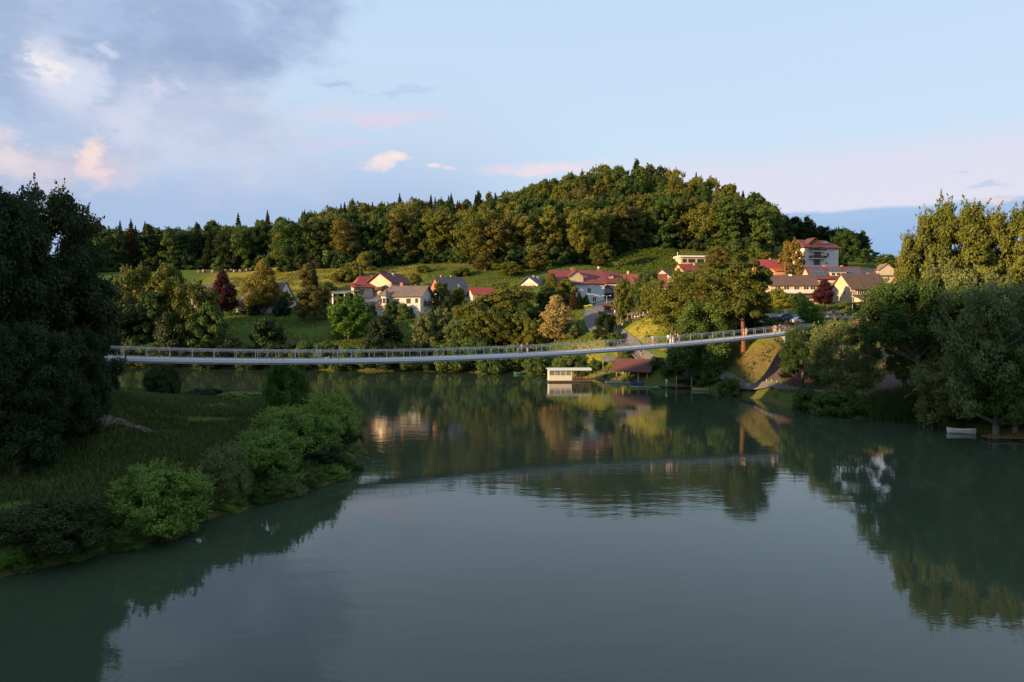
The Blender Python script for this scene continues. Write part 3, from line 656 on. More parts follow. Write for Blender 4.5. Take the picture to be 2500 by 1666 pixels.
def lean_to(H_, x0, x1, y_out, z_hi, z_lo, wall, roof):
    """a lower roof and room along the front of a house"""
    y0 = -H_.D/2; m = MB(); m.prism([(y0-.002, -4), (y0-.002, z_hi-.3), (y0-y_out, z_lo), (y0-y_out, -4)], x0, x1, axis='x'); m.build('annexe', wall, H_.e)
    k = (z_hi-z_lo-.3)/y_out; ov = .6
    p = [(y0+.05, z_hi), (y0-y_out-ov, z_lo-ov*k+.06), (y0-y_out-ov, z_lo-ov*k+.26), (y0+.05, z_hi+.2)]
    uv_roof(MB().prism(p, x0-.4, x1+.4, axis='x').build('annexe_roof', roof, H_.e))

# H1 steep-roofed white house at the left
h = House('chalet_house', 652, 757, 240, -13, 15, 13.5, 2.4, 47, WHITE, R_GREY, 'white house with huge steep grey-brown roof and arched gable window behind the golden lime', og=.4, oe=.9, hipL=5.5)
h.window('R', -1.2, 2.2, 1.2, 2.6); h.window('R', 2.2, 2.4, .7, 1.5, nx=1); h.window('F', -3, .4, 1.4, 1.2); h.window('F', 2.5, .2, 2.4, 1.6, nx=3); h.door('F', .2, 0, 1.1, 2.05, DARKWOOD)
m = MB(); m.tube([(h.L/2+.03, -1.2+.7*math.cos(a), 4.85+.7*math.sin(a)) for a in [math.pi*i/8 for i in range(9)]], .08, 6); m.build('window_arch', TRIM, h.e)
h.chimney(-1, 1.0, .9, 1.2, STONE); h.chimney(3.5, 1.4, .8, 1.0, WHITE); h.balcony('R', -3.4, 2.6, 3.0, .9, DARKWOOD)
# H0 small house half hidden at the far left
h = House('small_house', 498, 741, 243, 12, 7, 6.5, 4.6, 28, PINK, R_GREY, 'small pinkish house half hidden between the copper-red tree and riverside trees')
h.window('F', -1.6, 2.6, 1.0, 1.2); h.window('F', 1.4, 2.6, 1.0, 1.2); h.chimney(-2.4, -.6, .7, 1.3, WHITE)
# H2 open timber shed
e_ = at(826, 751, 238); sh = empty('timber_shed', e_, R(-14), 'open timber shed with a flat grey sheet roof on pale posts, beside red roofs', 'shed')
m = MB(); m.box(-4.2, -.8, -2.6, 3, 1.6, 4.9); m.box(-4.2, 4.2, 2.4, 3, -3, 4.9); m.build('wall', DARKWOOD, sh)
for x, y in ((-.6, -2.7), (3.9, -2.7), (-4.0, -2.7)): MB().box(x-.22, x+.22, y-.22, y+.22, -3, 4.95).build('post', TRIM if x > -1 and x < 3 else PALEWOOD, sh)
m = MB(); m.prism([(-3.4, 4.75), (3.6, 5.75), (3.6, 5.95), (-3.4, 4.95)], -4.9, 4.9, axis='x'); uv_roof(m.build('roof', R_METAL, sh))
# H3, H4
h = House('red_roof_house', 893, 724, 264, 24, 9, 9, 4.6, 33, CREAM, R_RED, 'cream house with bright red hipped roof, left of the dark red gable', hipL=2.6, hipR=2.6, oe=.8)
h.window('F', -2, 2.6, 1.1, 1.2); h.window('F', 1.5, 2.6, 1.1, 1.2); h.window('L', 0, 2.6, 1.1, 1.2); h.chimney(2.4, .4, .7, .9, STEEL); h.balcony('F', -.5, 2.2, 5.5, 1.0, BROWNWOOD)
h = House('gable_house', 950, 722, 256, 62, 11, 11, 4.6, 33, CREAM, R_DARKRED, 'cream house with dark red roof and broad sunlit gable, behind the white villa', og=.9, oe=.7)
h.window('L', -2, .9+1.8, 1.2, 1.2); h.window('L', 2, 2.7, 1.2, 1.2); h.window('L', 0, 5.2, 1.3, 1.2); h.window('F', -2.4, 2.4, 1.2, 1.2); h.chimney(.4, -1.6, .8, 1.1, WHITE); h.balcony('L', 0, 2.0, 8, 1.1, BROWNWOOD)
h = House('low_wing', 884, 719, 252, 24, 7, 5, 2.6, 26, PINK, R_RED, 'low red-roofed wing between the timber shed and cream houses'); h.window('F', 0, .9, 1.1, 1.1)
# H5 big white villa
h = House('white_villa', 992, 766, 232, -16, 15, 9.6, 5.9, 34, WHITE, R_GREY, 'large white villa with grey-brown roof, corner bay and dark balconies, above the river bank', hipL=2.6, oe=.7, og=.9)
h.window('F', -1.4, 3.4, 1.9, 1.5, BROWNWOOD, 3); h.window('F', 3.0, 3.4, 1.3, 1.5, BROWNWOOD); h.window('F', 3.4, .6, 2.1, 1.5, TRIM, 3); h.window('F', 5.9, 3.6, .7, 1.3, BROWNWOOD, 1); h.door('F', -1.5, .1, 1.4, 2.1, DARKWOOD)
h.window('R', -1.5, 3.6, 1.1, 1.5); h.window('R', 1.8, 3.6, 1.1, 1.5); h.balcony('R', 0, 3.1, 5.2, 1.1, DARKWOOD); h.balcony('F', -3.0, 3.1, 2.3, 1.0, DARKWOOD)
h.chimney(1.3-3, .2, .95, 1.3, BRICK); h.chimney(-6.2, .4, .7, 1.3, PINK); h.gutter()
lean_to(h, -7.6, -5.2, 1.6, 2.9, 2.4, PINK, R_ORANGE)
M = Matrix.Translation((-5.0, -4.9, 0)); bay = MB(); oct_ = [(1.75*math.cos(math.pi*(i+.5)/4), 1.75*math.sin(math.pi*(i+.5)/4)) for i in range(8)]; bay.prism(oct_, -3, 5.7, M, 'z'); bay = bay.build('bay', WHITE, h.e)
m = MB(); oo = [(2.15*math.cos(math.pi*(i+.5)/4), 2.15*math.sin(math.pi*(i+.5)/4), 5.72) for i in range(8)]; m.add(oo+[(0, 0, 8.3)], [(i, (i+1) % 8, 8) for i in range(8)]+[tuple(range(7, -1, -1))], M); uv_roof(m.build('bay_roof', R_GREY, h.e))
for a in (-3*math.pi/4, -math.pi/2, -math.pi/4):
    Mw = M @ Matrix.Rotation(a+math.pi/2, 4, 'Z') @ Matrix.Translation((0, -1.62, 3.5)); f = MB()
    for x0, x1, z0, z1 in ((-.5, .5, 1.5, 1.6), (-.5, .5, -.1, 0), (-.5, -.4, 0, 1.5), (.4, .5, 0, 1.5)): f.box(x0, x1, -.07, .02, z0, z1, Mw)
    o = f.build('window', BROWNWOOD, h.e); MB().box(-.4, .4, -.03, .015, 0, 1.5, Mw).build('pane', GLASS, o)
h = House('garage', 906, 758, 239, -24, 7.5, 5.2, 2.6, 32, WHITE, R_SLATE, 'low white garage with dark slate roof at the left end of the white villa'); h.window('F', 1, .9, 1.0, 1.0)
# H6
h = House('slate_house', 1096, 750, 246, 33, 11, 11.5, 4.8, 44, WHITE, R_SLATE, 'tall house with a big dark slate roof and brick gable, right of the white villa', gable_mat=BRICK, og=.5, oe=.9)
h.chimney(-2.6, .2, 1.0, 1.0, BRICK); h.chimney(1.4, .3, .9, 1.2, BRICK); h.skylight(2.6, -3.2, .9, 1.2); h.window('L', -2.2, 2.6, 1.2, 1.3); h.window('L', 2.2, 2.6, 1.2, 1.3); h.window('F', -3, 2.2, 1.2, 1.3); h.window('F', 1, 2.2, 1.2, 1.3); h.window('L', 0, 6.2, 1.0, 1.2); h.balcony('L', 0, 2.2, 6, 1.0, BROWNWOOD)
# H7
h = House('red_roof_cottage', 1178, 740, 236, 18, 8.5, 6, 3.0, 34, CREAM, R_RED, 'small cream cottage with red roof behind riverside trees, right of the slate house'); h.window('F', -1.5, 1.0, 1.0, 1.1); h.window('F', 1.5, 1.0, 1.0, 1.1); h.window('L', 0, 1, 1, 1.1)
# H8
h = House('gabled_cottage', 1304, 719, 262, 58, 8, 8, 3.6, 35, WHITE, R_SLATE, 'small white gabled house with brown balcony and slate roof, beside the largest maroon roof', og=.9, oe=.7)
h.window('L', -1.3, 2.9, 1.9, 1.1, DARKWOOD, 2); h.window('L', 1.6, 2.7, 1.0, 1.4, BROWNWOOD, 1); h.balcony('L', .6, 2.1, 6.8, 1.1, BROWNWOOD); h.window('L', -1.5, .3, 1.2, 1.1); h.chimney(1.0, -1.2, .8, 1.2, WHITE); h.chimney(-1.2, -.5, .7, .9, STONE)
# H9
h = House('long_house', 1405, 746, 222, 8, 16.6, 10.5, 7.0, 38, PALEBLUE, R_MAROON, 'long pale blue house with the largest maroon roof and a red chimney', oe=.5, og=.6)
h.window('F', 3.2, 3.9, 1.1, 1.5); h.window('F', 4.9, 1.2, 1.1, 1.4); h.window('F', -4, 3.9, 1.1, 1.5); h.window('F', -1, 3.9, 1.1, 1.5); h.window('F', -5.5, 1.2, 1.1, 1.4); h.window('R', 0, 4, 1, 1.3); h.chimney(-1.0, .3, .9, 1.1, BRICK); h.skylight(2.6, -2.8, .8, 1.0); h.gutter()
h.dormer(-1.0, -5.1, 4.6, 2.0, R_MAROON, CREAM, 4.2)
m = MB(); m.tube([(7.6, .2, h.zr+.2), (7.6, .2, h.zr+1.1)], .04, 6); m.ball((7.6, 0, h.zr+1.2), (.42, .12, .42)); m.build('satellite_dish', TRIM, h.e)
# H10
h = House('dormer_house', 1491, 715, 240, 6, 7.5, 8, 3.6, 42, CREAM, R_DARKRED, 'small house with dark red roof and little dormer, right of the long pale house', hipR=2.2); h.dormer(-.6, -2.9, 1.5, 1.1, R_DARKRED, CREAM, 2); h.window('F', .8, 1.0, 1.2, 1.2); h.window('F', -2, 1, 1, 1.2)
gb = House('carport', 1490, 744, 226, 68, 7, 5.4, 4.3, 34, STONE, R_SLATE, 'dark open carport gable between the pale blue house and the dome-crowned trees', 'garage', og=.8)
gb.window('L', 0, .2, 4.0, 3.4, DARKMETAL, 3); m = MB(); m.box(-9, -3.6, -2.6, 2.6, -1, 1.0); m.build('plinth', STONE, gb.e)  # dark glazed panel stands in for the shade inside the open bay
# H11
h = House('barn_house', 1570, 735, 226, -10, 14.6, 9, 4.8, 40, CREAM, R_MAROON, 'long low house with plain maroon roof, behind the trees where the crowd stands', oe=.6); h.chimney(-5, .4, .6, 1.6, PINK); h.window('F', -3, 2, 1.2, 1.2); h.window('F', 0, 2, 1.2, 1.2); h.window('F', 3, 2, 1.2, 1.2); h.window('R', 0, 2, 1.2, 1.2)
h = House('back_gable_house', 1624, 722, 242, 60, 9, 8.5, 5.4, 40, CREAM, R_BROWN, 'cream gable peeping over the right end of the plain maroon roof', og=.7); h.window('L', 0, 6, 1, 1.1); h.window('L', -2, 2.5, 1, 1.1)
# H12 flat-roofed
p = at(1690, 652, 285); fl = empty('flat_roof_house', p, R(6), 'cream flat-roofed house with white fascia and window band, at the vineyard top', 'house')
MB().box(-6.2, 6.2, -3.5, 3.5, -3, 3.7).build('wall', CREAM, fl); m = MB(); m.box(-6.8, 6.8, -4.3, 4, 3.702, 4.35); m.build('roof', TRIM, fl); MB().box(-6.6, 6.6, -4.1, 3.8, 4.353, 4.6).build('roof_edge', DARKMETAL, fl)
for x, w in ((-4.6, 1.5), (-1.6, 2.6), (2.2, 2.6), (5.0, 1.4)):
    f = MB(); f.box(x-w/2-.1, x+w/2+.1, -3.58, -3.48, 1.5, 1.6); f.box(x-w/2-.1, x+w/2+.1, -3.58, -3.48, 2.9, 3.0); f.box(x-w/2-.1, x-w/2, -3.58, -3.48, 1.6, 2.9); f.box(x+w/2, x+w/2+.1, -3.58, -3.48, 1.6, 2.9); f.box(x-.04, x+.04, -3.57, -3.48, 1.6, 2.9)
    o = f.build('window', BROWNWOOD, fl); MB().box(x-w/2, x+w/2, -3.53, -3.485, 1.6, 2.9).build('pane', GLASS, o)
MB().tube([(-6.7, -1, 3), (-6.7, -1, 6.0)], .12, 6).build('flue', TRIM, fl)
h = House('red_cottage', 1680, 686, 271, 20, 9, 6.5, 4.0, 36, CREAM, R_RED, 'cream cottage with red roof just below the flat-roofed house', hipR=1.8); h.window('F', -2, 1.6, 1, 1.2); h.window('L', 0, 1.8, 1, 1.2); h.window('F', 1.5, 1.6, 1, 1.2); h.chimney(2.5, -.5, .6, .9, WHITE)
# H14
h = House('hill_house', 1981, 652, 256, 16, 15, 10.5, 6.9, 28, WHITE, R_DARKRED, 'tall white three-storey house with dark red roof, highest on the hillside', hipL=2.2, hipR=2.2, oe=.9, og=.8)
h.window('F', 2.7, 3.2, 1.0, 1.6); h.window('F', -1.8, 3.3, 2.6, 1.9, BROWNWOOD, 3); h.window('F', -2, .4, 2.6, 2.1, BROWNWOOD, 3); h.balcony('F', -2.0, 5.3, 6.6, 1.3, DARKWOOD, TRIM); h.balcony('F', -2.0, 2.6, 6.6, 1.3, DARKWOOD, TRIM); h.window('F', -2, 5.7, 2.4, 1.1, BROWNWOOD, 3)
for z in (1.2, 4.2): h.window('L', -2, z, 1.2, 1.4); h.window('L', 2, z, 1.2, 1.4)
h.window('F', 2.2, .6, 1, .8); h.chimney(-1.2, -1.6, .9, 1.4, CREAM); h.dormer(-2.6, -4.6, 5.2, .9, R_DARKRED, BROWNWOOD, 3.6)
for x in (1.4, 2.6, 3.8, 5.0): h.skylight(x, -2.1, .9, .7)
# H15
h = House('bright_red_house', 1880, 678, 250, 4, 10.6, 7, 3.6, 38, ORANGE, R_RED, 'house with bright red roof and orange porch roof, left of the hillside garden tree'); lean_to(h, -1.5, 5.2, 3.2, 3.2, 2.0, ORANGE, R_ORANGE); h.window('F', -3.5, 1.2, 1.1, 1.2); h.chimney(0, .3, .4, .8, WHITE)
# H16
h = House('brown_roof_house', 1926, 744, 215, -6, 14.2, 10, 5.9, 32, CREAM, R_BROWN, 'cream house with dull brown roof over a long balcony, left of the dark red maple', oe=.6)
h.balcony('F', .4, 3.4, 12.6, 1.2, TRIM, STONE)
for x in (-4.8, -2.2, .8, 3.6, 5.6): h.window('F', x, 3.7, 1.5, 1.7, TRIM, 2)
h.window('R', 0, 3.6, 1.2, 1.4); h.chimney(.2, -.2, .9, .5, TRIM); lean_to(h, -6.6, 7.0, 3.0, 2.9, 1.9, CREAM, R_BROWN)
for x in (-4, 0, 4): h.window('F', x, -.6, 1.2, .9)
# H17
h = House('solar_house', 2030, 728, 234, -4, 17.4, 10.5, 6.6, 36, CREAM, R_DARKRED, 'cream house whose dark red roof carries solar panels, behind the dark red maple', oe=.7)
a = math.atan(h.k)
def panel(hh, x0, x1, y, ln):
    M = Matrix.Translation((0, y, hh.zr-abs(y)*hh.k+hh.t+.14)) @ Matrix.Rotation(math.atan(hh.k), 4, 'X'); MB().box(x0, x1, -ln/2, ln/2, -.05, .06, M).build('solar_array', SOLAR, hh.roof)
panel(h, -8.0, -3.0, -3.0, 4.6); panel(h, 3.6, 8.4, -3.0, 4.6); panel(h, -1.9, 2.6, -1.6, 2.0)
m = MB(); zz = h.zr-4.6*h.k; m.box(-2.2, 2.9, -4.6, -1.8, zz-.2, zz+1.5); m.build('dormer', CREAM, h.e); m = MB(); m.box(-2.6, 3.3, -5.0, -1.6, zz+1.502, zz+1.75); m.build('dormer_roof', R_METAL, h.e)
for x in (-1.3, .4, 2.0):
    f = MB(); f.box(x-.7, x+.7, -4.68, -4.59, zz+.3, zz+.4); f.box(x-.7, x+.7, -4.68, -4.59, zz+1.2, zz+1.3); f.box(x-.7, x-.6, -4.68, -4.59, zz+.4, zz+1.2); f.box(x+.6, x+.7, -4.68, -4.59, zz+.4, zz+1.2); o = f.build('window', TRIM, h.e); MB().box(x-.6, x+.6, -4.64, -4.595, zz+.4, zz+1.2).build('pane', GLASS, o)
h.window('F', -5, 3.6, 1.4, 1.4, TRIM, 3); h.window('F', -2, 3.6, 1.4, 1.4, TRIM, 3); h.window('F', 1.5, 3.6, 1.4, 1.4); h.balcony('F', 0, 2.6, 15, 1.2, TRIM, STONE); h.chimney(-3.1+.6, .2, .8, .8, BRICK); h.chimney(3.2, .2, .7, .7, BRICK); h.gutter()
# H18
h = House('steep_roof_house', 2098, 746, 212, 9, 12.4, 9.6, 5.2, 42, CREAM, R_BROWN, 'house with steep brown roof and glowing orange-lit gable, right of the dark red maple', og=.5, oe=.7)
for i in range(4): h.window('F', -3.2+i*2.1, 3.3, 1.8, 1.1, TRIM, 3)
h.window('L', -1.5, 3.2, 1.0, 1.2); h.window('L', 1.5, 3.2, 1.0, 1.2); lean_to(h, -6.0, 6.0, 4.2, 3.0, 1.6, CREAM, R_BROWN); h.chimney(3, .2, .7, .6, BRICK)
# H19
h = House('tan_roof_house', 2128, 704, 262, 0, 13, 9, 4.6, 28, CREAM, R_TAN, 'wide house with tan roof and front gable, partly behind the steep brown roof', oe=.6); h.chimney(-2.4, .5, .9, .7, BRICK); h.dormer(3.2, -4.6, 6.0, 2.1, R_TAN, CREAM, 4.5); h.window('F', -3, 2, 1.2, 1.2)
panel(h, -5.6, -2.8, -2.8, 2.2)
# H20
h = House('yellow_gable_house', 2196, 738, 216, 62, 12, 7, 4.4, 56, YELLOW, R_RED, 'yellow house with steep red roof and sunlit pointed gable, behind the right-hand tree', og=.5); h.window('L', 0, 5.2, .8, 1.0); h.window('L', -1.5, 2, 1, 1.3)
h = House('pointed_gable_house', 2228, 742, 203, 62, 9, 6.5, 4.2, 56, YELLOW, R_DARKRED, 'second pointed yellow gable, nearest the leaning right-hand tree', og=.5); h.window('L', 0, 5, .8, 1.0); h.window('L', -1.2, 1.6, 1, 1.3)
# ------------------------------------------------------------------ single trees and shrubs, each with its place
def K(name, seed, shape, r, h, clear, n, size, mat, **kw): return Kind(name, seed, shape, r, h, clear, None, n, size, mat, **kw)
M_OAK = [K('broadleaf_tree', 101+i, 'oak', 5.5, 12, 1.6, 17000, .33, L_OLIVE, k=84, rb=(.14, .27), sh=70, sh_len=1.5) for i in range(2)]
M_RND = [K('broadleaf_tree', 111+i, 'round', 5.0, 12.5, 1.2, 17000, .33, L_OLIVE, k=80, rb=(.14, .27), sh=70, sh_len=1.5) for i in range(2)]
M_BUSH = [K('riverside_bush', 121+i, 'dome', 4.5, 7, .0, 14000, .30, L_SHADE, k=52, rb=(.2, .32), n_limb=4, r0=.12, sh=60, sh_len=1.3) for i in range(2)]
M_DROP = K('lime_tree', 131, 'drop', 4.6, 13, 2.2, 22000, .28, L_LIME, k=110, rb=(.22, .34), fill=.35)
M_WIL = K('willow_tree', 133, 'drop', 4.2, 12.5, .8, 24000, .26, L_GOLD, k=100, rb=(.22, .34), fill=.35, droop=.45)
M_SIL = [K('willow_bush', 135+i, 'dome', 4.2, 9, .2, 9000, .36, L_WILLOW, k=64, rb=(.15, .26), droop=.3, n_limb=5, r0=.14, sh=80, sh_len=1.6) for i in range(2)]
M_COP = K('copper_tree', 137, 'drop', 4.4, 11, 1.4, 17000, .31, L_COPPER, k=90, rb=(.22, .36), fill=.35)
M_SPR = K('garden_spruce', 139, 'spruce', 2.8, 11, .6, 6000, .6, L_SPRUCE)
M_COL = K('poplar_tree', 141, 'column', 2.6, 14, 1, 9000, .38, L_BRONZE, k=60, rb=(.3, .46))
N_OAK = [K('broadleaf_tree', 151+i, 'oak', 6, 12, 2.6, 32000, .22, L_OLIVE, k=100, rb=(.12, .24), n_limb=10, sh=130, sh_len=1.6) for i in range(2)]
N_BUSH = [K('riverside_bush', 155+i, 'dome', 3.5, 5, .0, 15000, .22, L_SHADE, k=60, rb=(.17, .3), n_limb=4, r0=.1, sh=110, sh_len=1.1) for i in range(2)]
N_WIL = [K('willow_tree', 161+i, 'oak', 6.5, 11, 2.4, 31000, .20, L_WILLOW, k=110, rb=(.11, .20), droop=.35, n_limb=14, r0=.36, bark=BARK_PALE, inner=.35, sh=170, sh_len=1.9) for i in range(2)]
N_POP = [K('poplar_tree', 165+i, 'round', 3.6, 20, 4, 17000, .30, L_POP, k=80, rb=(.2, .36), fill=.3, n_limb=12, bark=BARK_PALE) for i in range(2)] if 'L_POP' in globals() else None
L_POP = leaf_mat('leaf_poplar_gold', (.080, .112, .020), (.17, .19, .036), rnd=.1)
N_POP = [K('poplar_tree', 165+i, 'column', 4.4, 21, 2.5, 36000, .24, L_POP, k=120, rb=(.13, .27), fill=.35, n_limb=12, bark=BARK_PALE, sh=170, sh_len=2.2) for i in range(3)]
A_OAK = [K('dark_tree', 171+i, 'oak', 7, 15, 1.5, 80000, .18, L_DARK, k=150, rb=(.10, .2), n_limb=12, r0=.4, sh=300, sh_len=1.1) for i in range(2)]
A_BUSH = [K('bank_bush', 175+i, 'dome', 4, 5.2, .0, 42000, .135, L_SHADE, k=130, rb=(.12, .22), n_limb=8, r0=.10, sh=330, sh_len=1.15) for i in range(3)]
P = plant_px
# far bank, left part
P(M_OAK[0], 330, 652, 208, 95, 'olive-lit broadleaf tree at the far bank, nearest the dark left trees', mat=L_OLIVE)
P(M_RND[0], 408, 648, 205, 105, 'tall olive-green riverside tree left of the small pinkish house', mat=L_OLIVE)
P(M_OAK[1], 472, 690, 199, 105, 'broad tree right in front of the small pinkish house', mat=L_OLIVE)
P(M_RND[1], 372, 712, 200, 90, 'shaded green tree low on the far bank, below the tall olive-green one', mat=L_DEEP)
P(M_OAK[0], 505, 742, 197, 85, 'dark green tree at the waterside, below the copper-red tree', mat=L_DEEP, rz=2.0)
P(M_BUSH[0], 425, 770, 196, 120, 'wide dark bush under the trees at the left of the far bank', 'bush', mat=L_DARK)
P(M_BUSH[1], 310, 740, 200, 120, 'dark bush at the far bank touching the dark left trees', 'bush', mat=L_DARK)
P(M_COP, 543, 663, 230, 66, 'copper-red tree between the small pinkish house and the steep-roofed chalet', mat=L_COPPER)
P(M_DROP, 645, 634, 231, 90, 'golden lime tree with a pointed crown in front of the steep-roofed chalet')
P(M_BUSH[1], 648, 776, 200, 88, 'round green bush-like tree standing alone on the bank below the golden lime', 'tree', mat=L_DEEP)
P(M_BUSH[0], 690, 728, 229, 40, 'dark clipped bush at the chalet terrace', 'bush', mat=L_DARK)
P(M_BUSH[1], 610, 736, 230, 46, 'low dark shrub under the golden lime', 'bush', mat=L_DARK)
P(M_COL, 752, 642, 268, 34, 'slim bronze tree on the meadow, paired with a dark spruce')
P(M_SPR, 768, 643, 266, 26, 'dark narrow spruce on the meadow beside the slim bronze tree', mat=L_SPRUCE)
P(M_OAK[1], 768, 699, 222, 88, 'bronze-green tree left of the bright green bank tree', mat=L_BRONZE, rz=1.0)
P(M_OAK[0], 852, 722, 206, 112, 'bright green tree below the timber shed', mat=L_FRESH, rz=4.0)
P(M_BUSH[0], 938, 776, 200, 100, 'very dark bush at the waterside below the white villa', 'bush', mat=L_DARK)
P(M_BUSH[1], 800, 690, 262, 52, 'dark round tree behind the timber shed', 'tree', mat=L_DEEP)
for x, t, Y, w, l in ((842, 655, 286, 60, 'shrubby tree on the slope left of the utility pole'), (890, 618, 308, 50, 'yellow-green tree at the top of the hedgerow'), (865, 640, 297, 46, 'bush in the middle of the hedgerow climbing the slope'), (930, 660, 292, 40, 'small bush right of the hedgerow'), (1035, 648, 300, 36, 'small yellow-green tree alone on the upper meadow'), (1078, 662, 300, 12, 'tiny sapling on the upper meadow')):
    P(M_BUSH[x % 2], x, t, Y, w, l, 'tree', mat=L_OLIVE)
P(M_SIL[0], 1040, 764, 199, 66, 'grey-green willow bush, leftmost of the three below the white villa', 'bush')
P(M_SIL[1], 1078, 757, 201, 60, 'tallest grey-green willow bush below the slate-roofed house', 'bush')
P(M_SIL[0], 1112, 785, 196, 66, 'low grey-green willow bush at the waterside, right of the tall one', 'bush', rz=2.2)
P(M_RND[1], 1076, 690, 234, 48, 'small tree in front of the brick gable', mat=L_OLIVE)
for x, t, Y, w, l, m in ((1098, 728, 228, 46, 'dark garden shrub under the slate roof', L_DARK), (956, 738, 226, 50, 'garden shrub before the corner bay of the white villa', L_DEEP), (986, 744, 225, 44, 'garden shrub before the door of the white villa', L_SHADE), (908, 742, 231, 26, 'pale grey-green shrub by the white garage', L_WILLOW), (1120, 748, 222, 50, 'garden shrub right of the white villa', L_OLIVE)):
    P(M_BUSH[x % 2], x, t, Y, w, l, 'bush', mat=m)
P(M_OAK[0], 1158, 738, 199, 88, 'leftmost big tree of the grove between villa and golden willow', mat=L_OLIVE, rz=1.4)
P(M_RND[0], 1190, 718, 203, 90, 'second big tree of the grove left of the golden willow', mat=L_OLIVE, rz=3.0)
P(M_OAK[1], 1240, 698, 204, 108, 'tallest tree of the grove left of the golden willow', mat=L_OLIVE, rz=5.2)
P(M_RND[1], 1290, 740, 198, 74, 'deep green tree touching the golden willow on its left', mat=L_DEEP, rz=.5)
for x, t, Y, w, l in ((1145, 778, 191, 90, 'leftmost low tree at the foot of the grove, above the water'), (1178, 762, 190, 90, 'second low tree at the foot of the grove'), (1222, 752, 189, 100, 'third and widest low tree at the foot of the grove'), (1262, 765, 187, 84, 'fourth low tree at the foot of the grove'), (1302, 780, 184, 66, 'last low tree at the foot of the grove, beside the golden willow')):
    P((M_OAK[0], M_RND[1])[x % 2], x, t, Y, w, l, mat=(L_OLIVE, L_DEEP)[x % 2], rz=x*.7)
P(M_BUSH[0], 1200, 792, 193, 130, 'wide dark bush at the foot of the grove', 'bush', mat=L_DEEP)
P(M_BUSH[1], 1285, 800, 189, 70, 'bronze bush beside the foot of the golden willow', 'bush', mat=L_BRONZE)
P(M_WIL, 1358, 722, 183, 100, 'pale golden willow, the brightest tree of the far bank')
P(M_BUSH[1], 1400, 790, 181, 46, 'grey-green bush right of the golden willow foot', 'bush', mat=L_WILLOW)
P(M_DROP, 1348, 668, 216, 52, 'yellow-green weeping tree in front of the long maroon roof', mat=L_OLIVE, rz=2.2)
P(M_RND[0], 1383, 682, 214, 60, 'rounded dark tree before the cross gable of the long house', mat=L_OLIVE, rz=2.7)
P(M_RND[1], 1335, 700, 209, 60, 'dark green tree between the grove and the long house', mat=L_DEEP, rz=2.7)
P(M_SPR, 1400, 706, 206, 30, 'rust-tinged spruce at the corner of the long pale blue house', mat=L_RUST)
P(M_SPR, 1414, 712, 204, 34, 'dark garden spruce at the corner of the long pale blue house', mat=L_SPRUCE, rz=1.)
P(M_BUSH[0], 1430, 722, 206, 22, 'green shrub in front of the lower window of the long house', 'bush', mat=L_DEEP)
P(M_OAK[1], 1478, 766, 171, 58, 'dark ragged tree beside the lane, just above the footbridge', mat=L_DARK, rz=.8)
P(M_RND[0], 1522, 680, 179, 52, 'dome-crowned olive tree, leftmost of the three over the crowd', mat=L_OLIVE)
P(M_OAK[0], 1577, 666, 186, 66, 'tallest tree of the three over the crowd', mat=L_DEEP, rz=2.5)
P(M_OAK[1], 1592, 694, 176, 72, 'low spreading tree over the middle of the crowd', mat=L_OLIVE, rz=3.6)
P(N_OAK[0], 1690, 662, 152, 195, 'largest olive tree of the village bank, right of the crowd', mat=L_OLIVE)
P(N_OAK[1], 1768, 690, 151, 120, 'tall tree filling the gap between the largest olive tree and the red-trunked one', mat=L_OLIVE, rz=2.2)
P(N_OAK[1], 1642, 705, 157, 110, 'shorter tree leaning against the largest olive tree on its left', mat=L_OLIVE)
P(N_OAK[1], 1718, 738, 141, 165, 'dark shoreline tree whose trunk stands by the boats', mat=L_DEEP, rz=1.1)
PINE = K('pine_tree', 181, 'oak', 5.2, 12, 8, 26000, .30, L_OLIVE, k=80, rb=(.14, .25), bark=BARK_RED, r0=.42)
P(PINE, 1815, 638, 137, 145, 'tree with a bare sunlit red trunk passing behind the footbridge', mat=L_OLIVE)
P(N_OAK[0], 1842, 706, 147, 80, 'dark green tree in front of the white van', mat=L_DEEP, rz=2.)
P(M_BUSH[0], 1900, 708, 178, 74, 'yellow-green shrub in front of the cream loggia', 'bush', mat=L_OLIVE)
P(M_BUSH[1], 1948, 718, 176, 66, 'dark green shrub behind the blue road sign', 'bush', mat=L_DEEP)
P(N_BUSH[0], 1975, 737, 143, 62, 'fresh green young tree at the ramp railing', 'tree', mat=L_FRESH)
P(M_COP, 2010, 684, 204, 62, 'dark red maple in front of the solar-panel house', mat=L_COPPER, rz=1.)
P(M_BUSH[0], 2062, 737, 166, 56, 'clipped green hedge bush behind the tall lamp post', 'bush', mat=L_DEEP)
P(M_BUSH[1], 2120, 735, 160, 90, 'dark bush under the steep brown roof', 'bush', mat=L_DARK)
P(N_OAK[1], 1962, 800, 118, 118, 'dark green tree at the right end of the footbridge', mat=L_DEEP, rz=4.4)
P(N_WIL[0], 2056, 784, 107, 165, 'grey-green willow with a rounded crown on the right shore', rz=.4)
LEAN = K('leaning_tree', 183, 'oak', 6.5, 7.5, 9, 30000, .20, L_DEEP, k=90, rb=(.11, .20), n_limb=20, r0=.40, bark=BARK_PALE, lean=(-3.2, .6), fill=.35, sh=150, sh_len=1.8)
P(LEAN, 2268, 690, 98, 245, 'dark leaning tree with bare spreading limbs by the shore path', mat=L_DEEP, rz=.1)
P(N_WIL[1], 2330, 650, 99, 210, 'tall grey-green willow in the middle of the right-hand group', rz=2.6)
P(N_WIL[0], 2440, 690, 84, 260, 'huge grey-green willow at the right edge of the view', rz=4.0)
P(N_WIL[1], 2345, 880, 91, 215, 'low willow hanging over the moored white boat', rz=.3)
